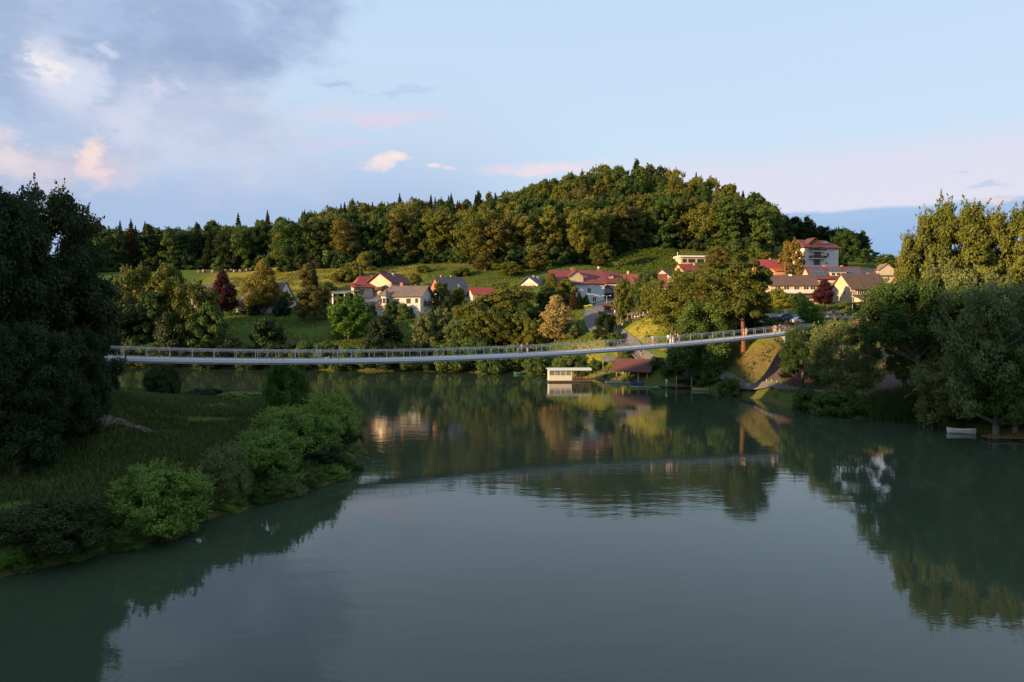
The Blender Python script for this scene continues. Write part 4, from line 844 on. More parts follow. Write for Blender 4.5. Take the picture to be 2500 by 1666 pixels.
P(N_WIL[0], 2485, 840, 83, 190, 'low dark willow over the brown landing at the right edge', rz=5.0, mat=L_DEEP)
for i, (x, t, w) in enumerate(((2212, 575, 90), (2255, 520, 115), (2302, 492, 120), (2365, 500, 150), (2428, 515, 130), (2490, 508, 150))):
    P(N_POP[i % 3], x, t, 104-i*1.2, w, ('sunlit poplar, leftmost and shortest of the right-hand row', 'second poplar from the left in the right-hand row', 'tallest sunlit poplar, third in the right-hand row', 'broad sunlit poplar right of the tallest one', 'sunlit poplar second from the right edge', 'sunlit poplar at the very right edge')[i], rz=i*1.3, group='row of poplars on the right')
for i, (x, t, Y, w, l, m) in enumerate(((1785, 925, 128, 66, 'bush at the tip of the stony shore', L_SHADE), (1975, 950, 106.5, 76, 'first bush of the shore thicket, left of the willow foot', L_SHADE), (2020, 958, 103, 80, 'second bush of the shore thicket under the willow', L_SHADE), (2070, 955, 101, 92, 'third and widest bush of the shore thicket', L_DEEP), (2110, 965, 99.5, 60, 'last bush of the shore thicket before the reeds', L_SHADE), (1680, 925, 141.5, 66, 'bush at the water below the shoreline tree', L_DARK), (1612, 900, 150, 46, 'green bush beside the boathouse', L_SHADE))):
    P(N_BUSH[i % 2], x, t, Y, w, l, 'bush', 'shore bushes', m)
# hillside trees around the upper houses
for x, t, Y, w, l, k, m in ((1470, 595, 287, 66, 'large dark dome-shaped tree left of the vineyard', M_RND[0], L_OLIVE), (1752, 602, 268, 56, 'bronze tree just right of the flat-roofed house', M_OAK[0], L_BRONZE), (1812, 618, 276, 34, 'small yellow-green tree above the bright red roof', M_RND[1], L_OLIVE), (1866, 616, 276, 44, 'rounded yellow-green tree left of the hillside garden tree', M_OAK[1], L_OLIVE),
    (1932, 588, 243, 60, 'sunlit garden tree hiding the left wall of the tall white house', M_RND[1], L_LIME), (2058, 565, 300, 64, 'deep green tree right of the tall white house', M_OAK[0], L_DEEP), (2112, 608, 318, 56, 'dark tree at the field on the right hillside', M_RND[0], L_DEEP), (2160, 622, 300, 60, 'low dark tree farther right on the hillside', M_OAK[1], L_DEEP),
    (1185, 612, 287, 66, 'rust-brown tree at the forest foot left of the small gabled cottage', M_DROP, L_BRONZE), (1312, 596, 284, 44, 'pointed rust-brown tree behind the long maroon roof', M_COL, L_BRONZE), (1245, 640, 276, 70, 'bushy olive tree behind the small gabled cottage', M_OAK[1], L_OLIVE), (1130, 655, 282, 50, 'olive bush at the right end of the upper meadow', M_BUSH[0], L_OLIVE), (1735, 655, 250, 60, 'olive tree below the bronze tree', M_OAK[0], L_OLIVE), (1690, 675, 240, 50, 'olive tree in front of the red cottage', M_RND[0], L_OLIVE), (1785, 660, 235, 60, 'olive tree left of the bright red roof', M_OAK[1], L_OLIVE)):
    P(k, x, t, Y, w, l, 'tree', None, m)
# small garden trees between the houses
for i, (x, t, Y, w, l) in enumerate(((1118, 702, 240, 40, 'small garden tree between the slate house and the red-roofed cottage'), (1228, 690, 250, 50, 'garden tree left of the small gabled cottage'), (1262, 708, 244, 42, 'garden tree before the left corner of the small gabled cottage'), (1012, 668, 272, 40, 'garden tree between the white villa and the slate house'), (1640, 690, 222, 46, 'garden tree hiding the right end of the plain maroon roof'), (1548, 694, 212, 40, 'garden tree before the plain maroon roof'), (1862, 694, 228, 46, 'garden tree left of the wide dull brown roof'), (1988, 702, 212, 36, 'garden tree between the dull brown roof and the dark red maple'), (2152, 690, 204, 50, 'garden tree at the right end of the steep brown roof'), (1955, 652, 242, 30, 'garden tree below the tall white house'), (1725, 690, 225, 62, 'garden tree left of the cream loggia house'), (872, 694, 250, 30, 'garden tree beside the low red-roofed wing'), (694, 712, 236, 46, 'garden tree at the white gable of the chalet'), (2046, 640, 262, 40, 'garden tree right of the tall white house, above the solar panels'), (1455, 668, 250, 44, 'garden tree behind the right end of the long maroon roof'), (2068, 700, 222, 30, 'garden tree between the maple and the orange-lit gable'))):
    P((M_RND[0], M_OAK[1], M_RND[1])[i % 3], x, t, Y, w, l, 'tree', None, (L_OLIVE, L_DEEP, L_SHADE)[i % 3], rz=i*1.9)
# near left bank
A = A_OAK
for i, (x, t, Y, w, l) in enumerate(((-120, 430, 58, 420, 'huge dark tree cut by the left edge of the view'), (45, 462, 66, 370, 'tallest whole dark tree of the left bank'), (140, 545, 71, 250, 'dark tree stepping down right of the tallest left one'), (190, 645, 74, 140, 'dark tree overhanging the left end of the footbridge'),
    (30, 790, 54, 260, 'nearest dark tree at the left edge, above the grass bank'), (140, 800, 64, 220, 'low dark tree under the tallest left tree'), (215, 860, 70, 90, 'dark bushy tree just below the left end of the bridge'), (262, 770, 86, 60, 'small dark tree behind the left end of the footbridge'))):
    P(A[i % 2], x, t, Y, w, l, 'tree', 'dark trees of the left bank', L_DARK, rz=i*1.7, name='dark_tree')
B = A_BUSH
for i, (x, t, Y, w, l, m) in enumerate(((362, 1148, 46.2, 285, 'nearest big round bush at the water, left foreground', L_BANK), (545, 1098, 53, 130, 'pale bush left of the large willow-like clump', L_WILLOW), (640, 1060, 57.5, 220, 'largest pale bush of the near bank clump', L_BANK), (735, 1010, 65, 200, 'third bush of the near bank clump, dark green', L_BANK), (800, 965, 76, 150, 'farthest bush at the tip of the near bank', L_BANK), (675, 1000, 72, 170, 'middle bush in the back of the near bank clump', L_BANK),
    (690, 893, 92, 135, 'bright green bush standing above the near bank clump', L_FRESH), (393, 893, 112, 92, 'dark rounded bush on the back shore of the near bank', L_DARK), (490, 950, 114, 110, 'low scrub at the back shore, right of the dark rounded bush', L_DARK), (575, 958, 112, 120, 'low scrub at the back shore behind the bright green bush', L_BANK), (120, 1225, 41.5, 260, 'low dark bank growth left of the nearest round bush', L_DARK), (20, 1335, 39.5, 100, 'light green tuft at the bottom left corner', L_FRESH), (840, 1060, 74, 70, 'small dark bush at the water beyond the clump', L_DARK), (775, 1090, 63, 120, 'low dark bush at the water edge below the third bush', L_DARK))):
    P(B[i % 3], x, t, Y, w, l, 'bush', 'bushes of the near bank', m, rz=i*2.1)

# low growth hanging over the water along the near bank
for i, (x, y, w) in enumerate(((60, 1398, 90), (200, 1362, 110), (300, 1345, 110), (420, 1308, 110), (505, 1262, 100), (560, 1248, 110), (625, 1235, 110), (690, 1215, 110), (750, 1196, 100), (808, 1176, 90), (850, 1150, 70), (872, 1112, 60), (876, 1075, 50), (840, 1030, 50))):
    p = on(x, y, .0); s_ = w/PX(p.y)/8.4; B[i % 3].plant(p.x-.5, p.y+.7, -.1, s_*1.15, s_*.75, i*1.3, 'low bush hanging over the water along the near bank', 'bush', 'water-edge growth of the near bank', (L_SHADE, L_BANK, L_DEEP, L_WILLOW)[i % 4])

for i, (x, t, Y, w, l) in enumerate(((2305, 945, 92.5, 120, 'left of three low willow bushes at the foot of the hanging willow'), (2405, 960, 88.5, 130, 'middle low willow bush, right of the white boat'), (2475, 965, 84.5, 130, 'right low willow bush behind the brown landing'))):
    P(N_BUSH[i % 2], x, t, Y, w, l, 'bush', 'low willow bushes by the white boat', L_WILLOW, rz=i*2.3)
# ------------------------------------------------------------------ footbridge (stress-ribbon, steel and concrete)
def b_dist(px): return 1.03/(1.665e-3*(8.262-1.77e-3*px))
def b_pt(px, py): return at(px, py, b_dist(px))
A0 = b_pt(300, 878); A1 = b_pt(1890, 820); U = Vector((A1.x-A0.x, A1.y-A0.y, 0)).normalized(); N_ = Vector((-U.y, U.x, 0))
prof = [(300, 878), (480, 879), (643, 879.5), (800, 880), (900, 879.5), (1025, 878.5), (1125, 876.5), (1188, 872), (1240, 868.5), (1330, 864), (1400, 859.5), (1500, 853.4), (1600, 845.5), (1700, 837), (1800, 827), (1890, 818.5)]
SS = [( (b_pt(*q)-A0).dot(U), b_pt(*q).z) for q in prof]; s_, z_ = zip(*SS)
cf = np.polyfit(s_, z_, 3)
def bz(s): return float(np.polyval(cf, s))
S0, S1 = -16.0, s_[-1]+6.0
def bp(s, n=0., z=0.): return Vector((A0.x, A0.y, 0))+U*s+N_*n+Vector((0, 0, bz(min(max(s, -6), s_[-1]+6))+z))
BW = 2.8
bridge = empty('footbridge', bp(S0), 0, 'long pale footbridge with steel railings sweeping low across the whole river', 'bridge')
inv = Matrix.Translation(-bridge.location)
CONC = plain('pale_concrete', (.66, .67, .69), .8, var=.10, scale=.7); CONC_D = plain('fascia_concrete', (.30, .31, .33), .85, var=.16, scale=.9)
RAILM = plain('brushed_steel', (.58, .58, .56), .45, .12, var=.05)
def sweep(name, n0, n1, z0, z1, mat, step=2.0, s0=S0, s1=S1):
    k = int((s1-s0)/step); vs_, fs_ = [], []
    for i in range(k+1):
        s = s0+(s1-s0)*i/k
        for n, z in ((n0, z0), (n1, z0), (n1, z1), (n0, z1)): vs_.append(bp(s, n, z))
    for i in range(k):
        for j in range(4): fs_.append((i*4+j, i*4+(j+1) % 4, i*4+4+(j+1) % 4, i*4+4+j))
    fs_ += [(0, 1, 2, 3), (k*4+3, k*4+2, k*4+1, k*4)]
    return MB().add(vs_, fs_, inv).build(name, mat, bridge)
sweep('deck', 0, BW, -.22, 0, CONC)
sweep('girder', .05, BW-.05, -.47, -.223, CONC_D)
KERB = plain('kerb_white', (.72, .73, .75), .7, var=.06)
sweep('kerb', -.08, .10, -.24, .13, KERB); sweep('kerb', BW-.10, BW+.08, -.24, .13, KERB)
for n, w in ((0.0, 0), (BW, 0)):
    sweep('handrail', n-.04, n+.04, 1.28, 1.34, RAILM); sweep('upper_rail', n-.02, n+.02, 1.08, 1.115, RAILM); sweep('lower_rail', n-.02, n+.02, .22, .255, RAILM)
    m = MB()
    for q in range(4): 
        k = 30; z = .40+q*.16; m.tube([bp(S0+(S1-S0)*i/k, n, z) for i in range(k+1)], .004, 4, inv)
    m.build('wire_infill', DARKMETAL, bridge)
npost = int((S1-S0)/2.5)
for n in (-.02, BW+.02):
    for i in range(npost):
        s = S0+.9+i*2.5
        if i < 3 and n < 0: pass
        m = MB(); b0 = bp(s, n, -.12); b1 = bp(s, n, 1.29)
        for du, dn in ((0, 0),):
            vs_ = [b+U*(x*.026)+N_*(y*.04) for b in (b0, b1) for x, y in ((-1, -1), (1, -1), (1, 1), (-1, 1))]
            m.add(vs_, [(0, 3, 2, 1), (4, 5, 6, 7), (0, 1, 5, 4), (1, 2, 6, 5), (2, 3, 7, 6), (3, 0, 4, 7)], inv)
        m.build('post', RAILM, bridge)
# abutments of the bridge, in the banks
for s, z0 in ((S0-.1, -4), (S1+.02, -7)):
    m = MB(); d = -2.4 if s < 0 else 2.2
    vs_ = [bp(s+(0 if k in (0, 3) else d), n, z) for z in (-2.2, .0) for k, n in ((0, -.7), (1, -.7), (2, BW+.7), (3, BW+.7))]
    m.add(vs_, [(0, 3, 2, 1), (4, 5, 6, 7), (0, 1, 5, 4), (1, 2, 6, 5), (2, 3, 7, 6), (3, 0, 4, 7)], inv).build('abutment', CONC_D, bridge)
# ------------------------------------------------------------------ paths and the lane: sheets just above the ground
ASPH, nt, b = new_mat('asphalt'); n_ = mnoise(nt, 2.5, 6, .7); nt.links.new(mmix(nt, mmap(nt, n_, .3, .7), (.085, .083, .086), (.155, .15, .15)), b.inputs['Base Color']); b.inputs['Roughness'].default_value = .9
GRAVEL = plain('path_gravel', (.24, .21, .18), .95, var=.25, scale=1.5)
def ribbon(name, pts, w, mat, lift=.07, kind='structure'):
    P = [Vector((p[0], p[1], 0)) for p in pts]; out = []
    for i in range(len(P)-1):
        n = max(2, int((P[i+1]-P[i]).length/1.5))
        for k in range(n):
            t = k/n; p0 = P[max(i-1, 0)]; p3 = P[min(i+2, len(P)-1)]
            out.append(.5*((2*P[i])+(-p0+P[i+1])*t+(2*p0-5*P[i]+4*P[i+1]-p3)*t*t+(-p0+3*P[i]-3*P[i+1]+p3)*t**3))
    out.append(P[-1]); vs_, fs_ = [], []; ww = w if isinstance(w, (list, tuple)) else [w, w]
    for i, p in enumerate(out):
        d = (out[min(i+1, len(out)-1)]-out[max(i-1, 0)]).normalized(); q = Vector((-d.y, d.x, 0)); wi = ww[0]+(ww[1]-ww[0])*i/len(out)
        zc = ground(p.x, p.y)
        for k in range(5):
            o = p+q*wi*(k/4-.5); vs_.append((o.x, o.y, max(ground(o.x, o.y), zc-.25)+lift))
    for i in range(len(out)-1):
        for k in range(4): a = i*5+k; fs_.append((a, a+1, a+6, a+5))
    nb = len(vs_); 
    o = MB(); o.add(vs_, fs_); o = o.build(name, mat, fix=False)
    sd = o.modifiers.new('thickness', 'SOLIDIFY'); sd.thickness = .25; sd.offset = -1 
    tag(o, kind=kind); return o
def gxy(px, Y): p = at(px, 770, Y); return (p.x, Y)
SHORE_PATH = [(1560, 884, 157.5), (1600, 903, 151), (1680, 913, 145), (1750, 924, 137.5), (1850, 938, 124.5), (1960, 953, 116.5), (2060, 963, 110), (2160, 972, 105.5), (2300, 984, 101), (2500, 1000, 94)]
ribbon('path', [gxy(a, c) for a, b_, c in SHORE_PATH], 2.0, ASPH)
LANE = [(1490, 222), (1462, 206), (1448, 196), (1445, 188), (1458, 180), (1500, 171), (1540, 163.5), (1566, 157), (1600, 151.5)]
ribbon('lane', [gxy(*q) for q in LANE], [5.2, 2.8], ASPH, .09)
ribbon('road', [gxy(*q) for q in ((1448, 197), (1560, 182), (1700, 172), (1850, 158), (1960, 152), (2100, 148), (2300, 142), (2500, 140))], 5.0, ASPH, .08)
ribbon('path', [gxy(*q) for q in ((1921, 132.5), (1945, 136), (1965, 141), (1990, 148))], 3.0, GRAVEL, .085)
dp = [on(370, 1056, 2.3), on(330, 1035, 3.2), on(280, 1010, 4.5), on(230, 984, 6.0), on(190, 962, 7)]
ribbon('dirt_path', [(p.x, p.y) for p in dp], 2.0, plain('bare_earth', (.12, .08, .06), .95, var=.3, scale=1.2), .05)
# slope netting (dark brown erosion mats) on the bare bank
NET, nt, b = new_mat('erosion_mat'); tcn = node(nt, 'ShaderNodeTexCoord'); wv = node(nt, 'ShaderNodeTexWave', wave_type='BANDS', bands_direction='DIAGONAL'); nt.links.new(tcn.outputs['Object'], wv.inputs['Vector']); wv.inputs['Scale'].default_value = .55; wv.inputs['Distortion'].default_value = 1.5
nt.links.new(mmix(nt, wv.outputs['Fac'], (.060, .036, .038), (.12, .072, .066)), b.inputs['Base Color']); b.inputs['Roughness'].default_value = .95; mbump(nt, b, mnoise(nt, 6, 4, .7), .6, .1)
def sheet(name, corners, mat, label, cat, n=18, lift=.14):
    """four ground corners (px, Y) draped over the slope"""
    c = [Vector(gxy(*q)) for q in corners]; vs_, fs_ = [], []
    for i in range(n+1):
        for j in range(n+1):
            u, v = i/n, j/n; p = (c[0]*(1-u)+c[1]*u)*(1-v)+(c[3]*(1-u)+c[2]*u)*v; vs_.append((p.x, p.y, ground(p.x, p.y)+lift))
    for i in range(n):
        for j in range(n): a = i*(n+1)+j; fs_.append((a, a+n+1, a+n+2, a+1))
    o = MB().add(vs_, fs_).build(name, mat, fix=False); sd = o.modifiers.new('thickness', 'SOLIDIFY'); sd.thickness = .2; sd.offset = -1
    return tag(o, label, cat)
sheet('erosion_mat', [(1850, 126.6), (1990, 116.6), (2010, 123), (1915, 132)], NET, 'large dark brown erosion mat on the bank slope above the shore path', 'slope mat')
sheet('erosion_mat', [(2145, 108.3), (2205, 105.8), (2235, 110), (2170, 114)], NET, 'smaller dark brown erosion mat on the slope, farther right', 'slope mat')
# ------------------------------------------------------------------ river craft and shore works
def local(px, py, Y, rz=0.): p = at(px, py, Y); return p
def thing(name, loc, rz, label, cat, group=None): return empty(name, loc, R(rz), label, cat, group)
def waterline(px, py): return on(px, py, 0.0)
HULLW = plain('boat_white', (.70, .68, .62), .5, var=.06); CREAMP = plain('cream_paint', (.62, .60, .52), .55, var=.06)
# houseboat
hb = thing('houseboat', waterline(1388, 932), 3, 'cream cabin houseboat with flat pale roof moored left of the boathouse', 'boat')
m = MB(); m.box(-4.7, 4.9, -1.7, 1.7, -.3, .28); m.build('pontoon', DARKWOOD, hb)
for x in (-4.3, -1.2, 2.2): MB().tube([(x, -1.55, -.15), (x, 1.55, -.15)], .32, 10).build('float', HULLW if x < 0 else DARKMETAL, hb)
MB().box(-4.8, 5.0, -1.8, 1.8, .283, .40).build('deck', GREYWOOD, hb)
MB().box(-4.6, .55, -1.5, 1.5, .402, 1.55).build('cabin', CREAMP, hb)
CABG = plain('cabin_glass', (.20, .205, .19), .2, var=.3, scale=1.5)  # pale grey stands in for the light interior seen through the panes
c = MB()
for x0, x1 in ((-4.6, -4.45), (-3.35, -3.2), (-2.1, -1.95), (-.85, -.7), (.40, .55)):
    for y in (-1.5, 1.4): c.box(x0, x1, y, y+.1, 1.553, 2.55)
for y in (-1.5, 1.4): c.box(-4.6, .55, y, y+.1, 2.553, 2.70)
c.box(-4.6, -4.5, -1.4, 1.4, 1.553, 2.70); c.build('window_frame', CREAMP, hb)
for x0, x1 in ((-4.45, -3.35), (-3.2, -2.1), (-1.95, -.85), (-.7, .40)):
    for y in (-1.47, 1.43): MB().box(x0+.003, x1-.003, y, y+.03, 1.556, 2.55).build('window', CABG, hb)
m = MB(); arch = [(-1.9+3.8*i/8, 2.74+.42*math.sin(math.pi*i/8)) for i in range(9)]; m.prism(arch+[(p[0], p[1]-.09) for p in arch[::-1]], -4.95, 5.0, axis='x'); m.build('roof', plain('pale_roof', (.58, .62, .58), .6, var=.07), hb)
for x, y in ((4.7, -1.6), (4.7, 1.6), (2.6, -1.6), (2.6, 1.6), (.8, -1.6)): MB().box(x-.05, x+.05, y-.05, y+.05, .403, 2.80).build('post', BROWNWOOD, hb)
m = MB()
for z in (.75, 1.05, 1.35): m.box(.85, 4.64, -1.64, -1.60, z, z+.06); m.box(4.66, 4.72, -1.5, 1.5, z, z+.06)
for i in range(9): m.box(1.0+i*.42, 1.05+i*.42, -1.62, -1.585, .403, 1.3)
m.build('railing', BROWNWOOD, hb)
m = MB(); m.box(1.4, 3.2, -.5, .5, 1.05, 1.12); 
for x in (1.5, 3.1): m.box(x-.05, x+.05, -.45, .45, .403, 1.048)
m.build('table', BROWNWOOD, hb)
# gangway
g0 = at(1440, 927, 156); g1 = at(1494, 908, 161); gw = thing('gangway', g0, 0, 'sloping wooden gangway with handrail from the houseboat up to the bank', 'gangway'); dv = g1-g0; L = dv.length; M = dv.to_track_quat('X', 'Z').to_matrix().to_4x4()
m = MB(); m.box(0, L, -.55, .55, -.10, 0, M); m.build('walkway', GREYWOOD, gw)
for y in (-.5, .5):
    m = MB(); m.box(0, L, y-.03, y+.03, .95, 1.02, M)
    for i in range(6): m.box(L*i/5.2, L*i/5.2+.07, y-.03, y+.03, .003, .948, M)
    m.build('handrail', GREYWOOD, gw)
# boathouse: open shelter on posts
p = at(1549, 930, 152.5); bh = thing('boathouse', (p.x, p.y, 0), -28, 'open boathouse with steep maroon roof on wooden posts at the water', 'boathouse')
def chevron(name, x0, x1, half, z_e, z_r, t, mat, parent, skew=0.):
    vs_ = []
    for x in (x0, x1):
        for y, z in ((-half, z_e), (0, z_r), (half, z_e), (half, z_e-t), (0, z_r-t), (-half, z_e-t)): vs_.append((x, y, z))
    f = [tuple(range(6)), tuple(range(11, 5, -1))]+[(i, i+6, (i+1) % 6+6, (i+1) % 6) for i in range(6)]
    return uv_roof(MB().add(vs_, f).build(name, mat, parent))
rf = chevron('roof', -4.5, 4.6, 3.0, 2.65, 5.3, .16, roof_mat('roof_dark_boathouse', (.105, .038, .034)), bh)
for x in (-3.4, -.9, 1.6, 3.6):
    for y in (-2.2, 2.2): MB().box(x-.13, x+.13, y-.13, y+.13, -1.6, 3.15).build('post', PALEWOOD, bh)
m = MB()
for y in (-2.2, 2.2): m.box(-3.9, 4.0, y-.10, y+.10, 3.153, 3.33)
m.build('beam', BROWNWOOD, bh)
for x in (3.6, -3.4):
    m = MB(); m.box(x-.08, x+.08, -2.09, 2.09, 3.16, 3.32); m.box(x-.07, x+.07, -.08, .08, 3.323, 4.95); m.build('truss', DARKWOOD, bh)
m = MB()
for sx in (-3.4, -.9, 1.6):
    m.tube([(sx+.11, -2.2, 2.3), (sx+.9, -2.2, 3.15)], .05, 6); m.tube([(sx+2.3, -2.2, 3.15), (sx+2.5-.11 if sx < 1 else 3.49, -2.2, 2.3)], .05, 6)
m.build('brace', BROWNWOOD, bh)
m = MB()
for i in range(17): m.box(-3.6+i*.43, -3.46+i*.43, 2.5, 2.64, -1, 1.15+.12*math.sin(i*2.1))
m.build('bank_stakes', PALEWOOD, bh)
MB().box(-3.8, 3.9, .9, 2.35, .1, .24).build('landing', GREYWOOD, bh)
# hut, rack, barrel
e_ = at(1527, 880, 161); e_.z = ground(e_.x, e_.y); ht = thing('wooden_hut', e_, -18, 'small dark wooden hut with a gable roof just under the footbridge', 'hut')
MB().box(-1.7, 1.7, -1.3, 1.3, -1.2, 1.9).build('wall', DARKWOOD, ht); chevron('roof', -2.1, 2.1, 1.8, 1.85, 2.75, .1, R_SLATE, ht); MB().box(.2, 1.0, -1.34, -1.302, .1, 1.7).build('door', BROWNWOOD, ht)
m = MB(); m.prism([(-1.3, 1.902), (1.3, 1.902), (0, 2.55)], -1.6, 1.6, axis='x'); m.build('gable', DARKWOOD, ht)
e_ = at(1490, 893, 161); e_.z = ground(e_.x, e_.y); rk = thing('lean_to_shelter', e_, -10, 'low shelter with worn sheet-metal roof beside the wooden hut', 'shelter')
m = MB(); m.prism([(-1.1, 1.6), (1.2, 2.3), (1.2, 2.36), (-1.1, 1.66)], -1.9, 1.9, axis='x'); uv_roof(m.build('roof', R_METAL, rk))
for x, y in ((-1.7, -1), (1.7, -1), (-1.7, 1.05), (1.7, 1.05)): MB().box(x-.05, x+.05, y-.05, y+.05, -.8, 1.62+(y+1)*.3).build('post', GREYWOOD, rk)
GREENP = plain('green_paint', (.04, .16, .07), .5); 
e_ = at(1474, 902, 163); e_.z = ground(e_.x, e_.y)+.05
m = MB(); m.tube([(0, 0, 0), (0, 0, .05), (0, 0, .9), (0, 0, .95)], [.5, .55, .55, .5], 14); tag(m.build('barrel', GREENP, smooth=False), 'green barrel standing on the bank left of the worn sheet-metal shelter', 'barrel').location = e_
# boats
def make_boat(L, B, D, hull, inner, trim, flat=False):
    e = bpy.data.objects.new('rowboat', None); link(e); e.empty_display_size = .2
    n = 12; o, i_ = [], []
    for k in range(n+1):
        t = k/n; w = B/2*(math.sin(math.pi*min(1, .12+.88*t*1.02)))**.6 if not flat else B/2*(1-abs(2*t-1)**4*.45); w = max(w, .04); sh = D*(1+.35*(2*t-1)**2); x = (t-.5)*L
        o.append([(x, -w, sh), (x, -w*.8, sh*.3), (x*.96, -w*.35, -.12), (x*.96, w*.35, -.12), (x, w*.8, sh*.3), (x, w, sh)])
        i_.append([(x*.97, -w*.92, sh), (x*.96, -w*.7, sh*.34), (x*.94, -w*.3, -.02), (x*.94, w*.3, -.02), (x*.96, w*.7, sh*.34), (x*.97, w*.92, sh)])
    m = MB(); vs_ = [p for r in o for p in r]; f = [(k*6+j, k*6+j+1, k*6+7+j, k*6+6+j) for k in range(n) for j in range(5)]+[tuple(range(6)), tuple(n*6+j for j in range(5, -1, -1))]; m.add(vs_, f)
    b0 = len(m.v); m.m = 1; m.add([p for r in i_ for p in r], [(k*6+j+1, k*6+j, k*6+6+j, k*6+7+j) for k in range(n) for j in range(5)])
    rim = [(k*6+a, k*6+6+a, b0+k*6+6+a, b0+k*6+a) for k in range(n) for a in (0, 5)]; m.f += [q for q in rim]; m.mi += [0]*len(rim)
    m.build('hull', [hull, inner], e, fix=False)
    for t in (-.22, .12, .34): 
        w = B*.40; MB().box(t*L-.12, t*L+.12, -w, w, D*.62, D*.70).build('thwart', trim, e)
    return e
def place(o, px, py, rz, label, group=None, z=0.):
    o.location = on(px, py, z); o.rotation_euler = (0, 0, R(rz)); return tag(o, label, 'boat', group or 'rowing boats moored at the boathouse bank')
YG = plain('boat_pale_green', (.38, .44, .20), .55); DG = plain('boat_dark_green', (.03, .10, .05), .55); BLU = plain('boat_blue', (.03, .10, .26), .5); MG = plain('boat_green', (.08, .22, .07), .55); TEAL = plain('boat_teal', (.04, .16, .16), .55)
place(make_boat(3.7, 1.1, .42, CREAMP, GREYWOOD, PALEWOOD), 1497, 936, 4, 'cream rowing boat under the left end of the boathouse')
place(make_boat(2.2, 1.0, .38, YG, GREYWOOD, PALEWOOD), 1525, 937, -8, 'small yellowish boat between the cream and blue boats')
place(make_boat(2.8, 1.2, .55, BLU, BLU, GREYWOOD), 1556, 941, -6, 'blue rowing boat in front of the boathouse posts')
place(make_boat(5.8, 1.0, .34, YG, DG, DG, True), 1572, 947, -5, 'long flat yellow-green punt in front of the blue boat')
place(make_boat(4.2, 1.1, .38, DG, GREYWOOD, BROWNWOOD, True), 1627, 946, -4, 'dark green punt the man in white stands on')
place(make_boat(2.0, 1.0, .4, MG, MG, GREYWOOD), 1602, 951, -12, 'small bright green boat at the right end of the long punt')
place(make_boat(3.2, 1.1, .45, YG, GREYWOOD, PALEWOOD), 1710, 954, -14, 'pale green rowing boat right of the wooden jetty')
place(make_boat(2.4, 1.0, .45, TEAL, TEAL, GREYWOOD), 1266, 914, 6, 'lone teal boat at the far bank left of the houseboat', 'boat alone at the far bank')
place(make_boat(3.2, 1.3, .5, HULLW, HULLW, PALEWOOD), 2348, 1058, -16, 'white rowing boat moored under the hanging willow', 'boat under the willow')
# jetty and landing
jt = thing('jetty', on(1668, 949, 0), -5, 'small wooden jetty with two tall posts beside the green boats', 'jetty')
MB().box(-2.2, 2.0, -.6, 1.4, .30, .42).build('deck', DARKWOOD, jt)
for x, h_ in ((-1.45, 2.7), (1.6, 2.4)): MB().tube([(x, -.45, -1.4), (x, -.45, h_)], .09, 8).build('post', PALEWOOD, jt)
m = MB(); m.tube([(-1.3, .2, .43), (1.4, .2, 1.35)], .06, 6); m.box(-1.2, 1.6, .35, .45, .424, .9); m.build('side_board', BROWNWOOD, jt)
ld = thing('landing', on(2452, 1074, 0), -8, 'brown wooden landing at the right edge under dark willows', 'jetty'); MB().box(-2.2, 3.0, -.7, .8, .25, .38).build('deck', BROWNWOOD, ld)
for x in (-1.9, .4, 2.6): MB().tube([(x, -.5, -1.2), (x, -.5, .75)], .07, 8).build('post', BROWNWOOD, ld)
# ------------------------------------------------------------------ street furniture
def pole_px(name, px, Y, top, r, mat, label, cat): 
    p = gp(px, Y); h_ = at(px, top, Y).z-p.z; e = thing(name, p, 0, label, cat); MB().tube([(0, 0, -.4), (0, 0, h_*.6), (0, 0, h_)], [r, r*.85, r*.7], 8).build('pole', mat, e); return e, h_
for px, Y, top, l in ((880, 284, 652, 'wooden utility pole on the slope above the bright red hipped roof'), (953, 276, 662, 'pale utility pole behind the dark red gable roof'), (1915, 240, 638, 'utility pole in front of the hillside garden tree')):
    e, h_ = pole_px('utility_pole', px, Y, top, .13, GREYWOOD, l, 'pole'); MB().box(-.8, .8, -.06, .06, h_-.5, h_-.38).build('crossarm', GREYWOOD, e)
e, h_ = pole_px('street_lamp', 1481, 205, 723, .07, STEEL, 'double-armed street lamp at the lane beside the long pale house', 'lamp')
for s in (-1, 1):
    MB().tube([(0, 0, h_-.05), (s*.5, 0, h_+.12), (s*.95, 0, h_+.1)], .04, 6).build('arm', STEEL, e); m = MB(); m.ball((s*1.1, 0, h_+.08), (.38, .17, .09)); m.build('lamp_head', TRIM, e)
e, h_ = pole_px('street_lamp', 2081, 160, 712, .08, STEEL, 'tall single lamp post in front of the steep brown roof', 'lamp'); m = MB(); m.tube([(0, 0, h_), (0, -.5, h_+.1)], .04, 6); m.build('arm', STEEL, e); m = MB(); m.ball((0, -.75, h_+.1), (.15, .32, .08)); m.build('lamp_head', TRIM, e)
e, h_ = pole_px('street_lamp', 1209, 242, 714, .06, STEEL, 'thin street lamp before the red-roofed cottage', 'lamp'); m = MB(); m.ball((0, 0, h_+.05), (.3, .16, .1)); m.build('lamp_head', TRIM, e)
e, h_ = pole_px('marker_post', 1935, 122.5, 905, .06, TRIM, 'white post at the lower edge of the larger erosion mat', 'post'); MB().box(-.09, .09, -.09, .09, h_, h_+.05).build('cap', TRIM, e)
e, h_ = pole_px('marker_post', 2211, 107, 925, .06, GREYWOOD, 'grey post beside the smaller erosion mat', 'post'); MB().box(-.09, .09, -.09, .09, h_, h_+.05).build('cap', GREYWOOD, e)
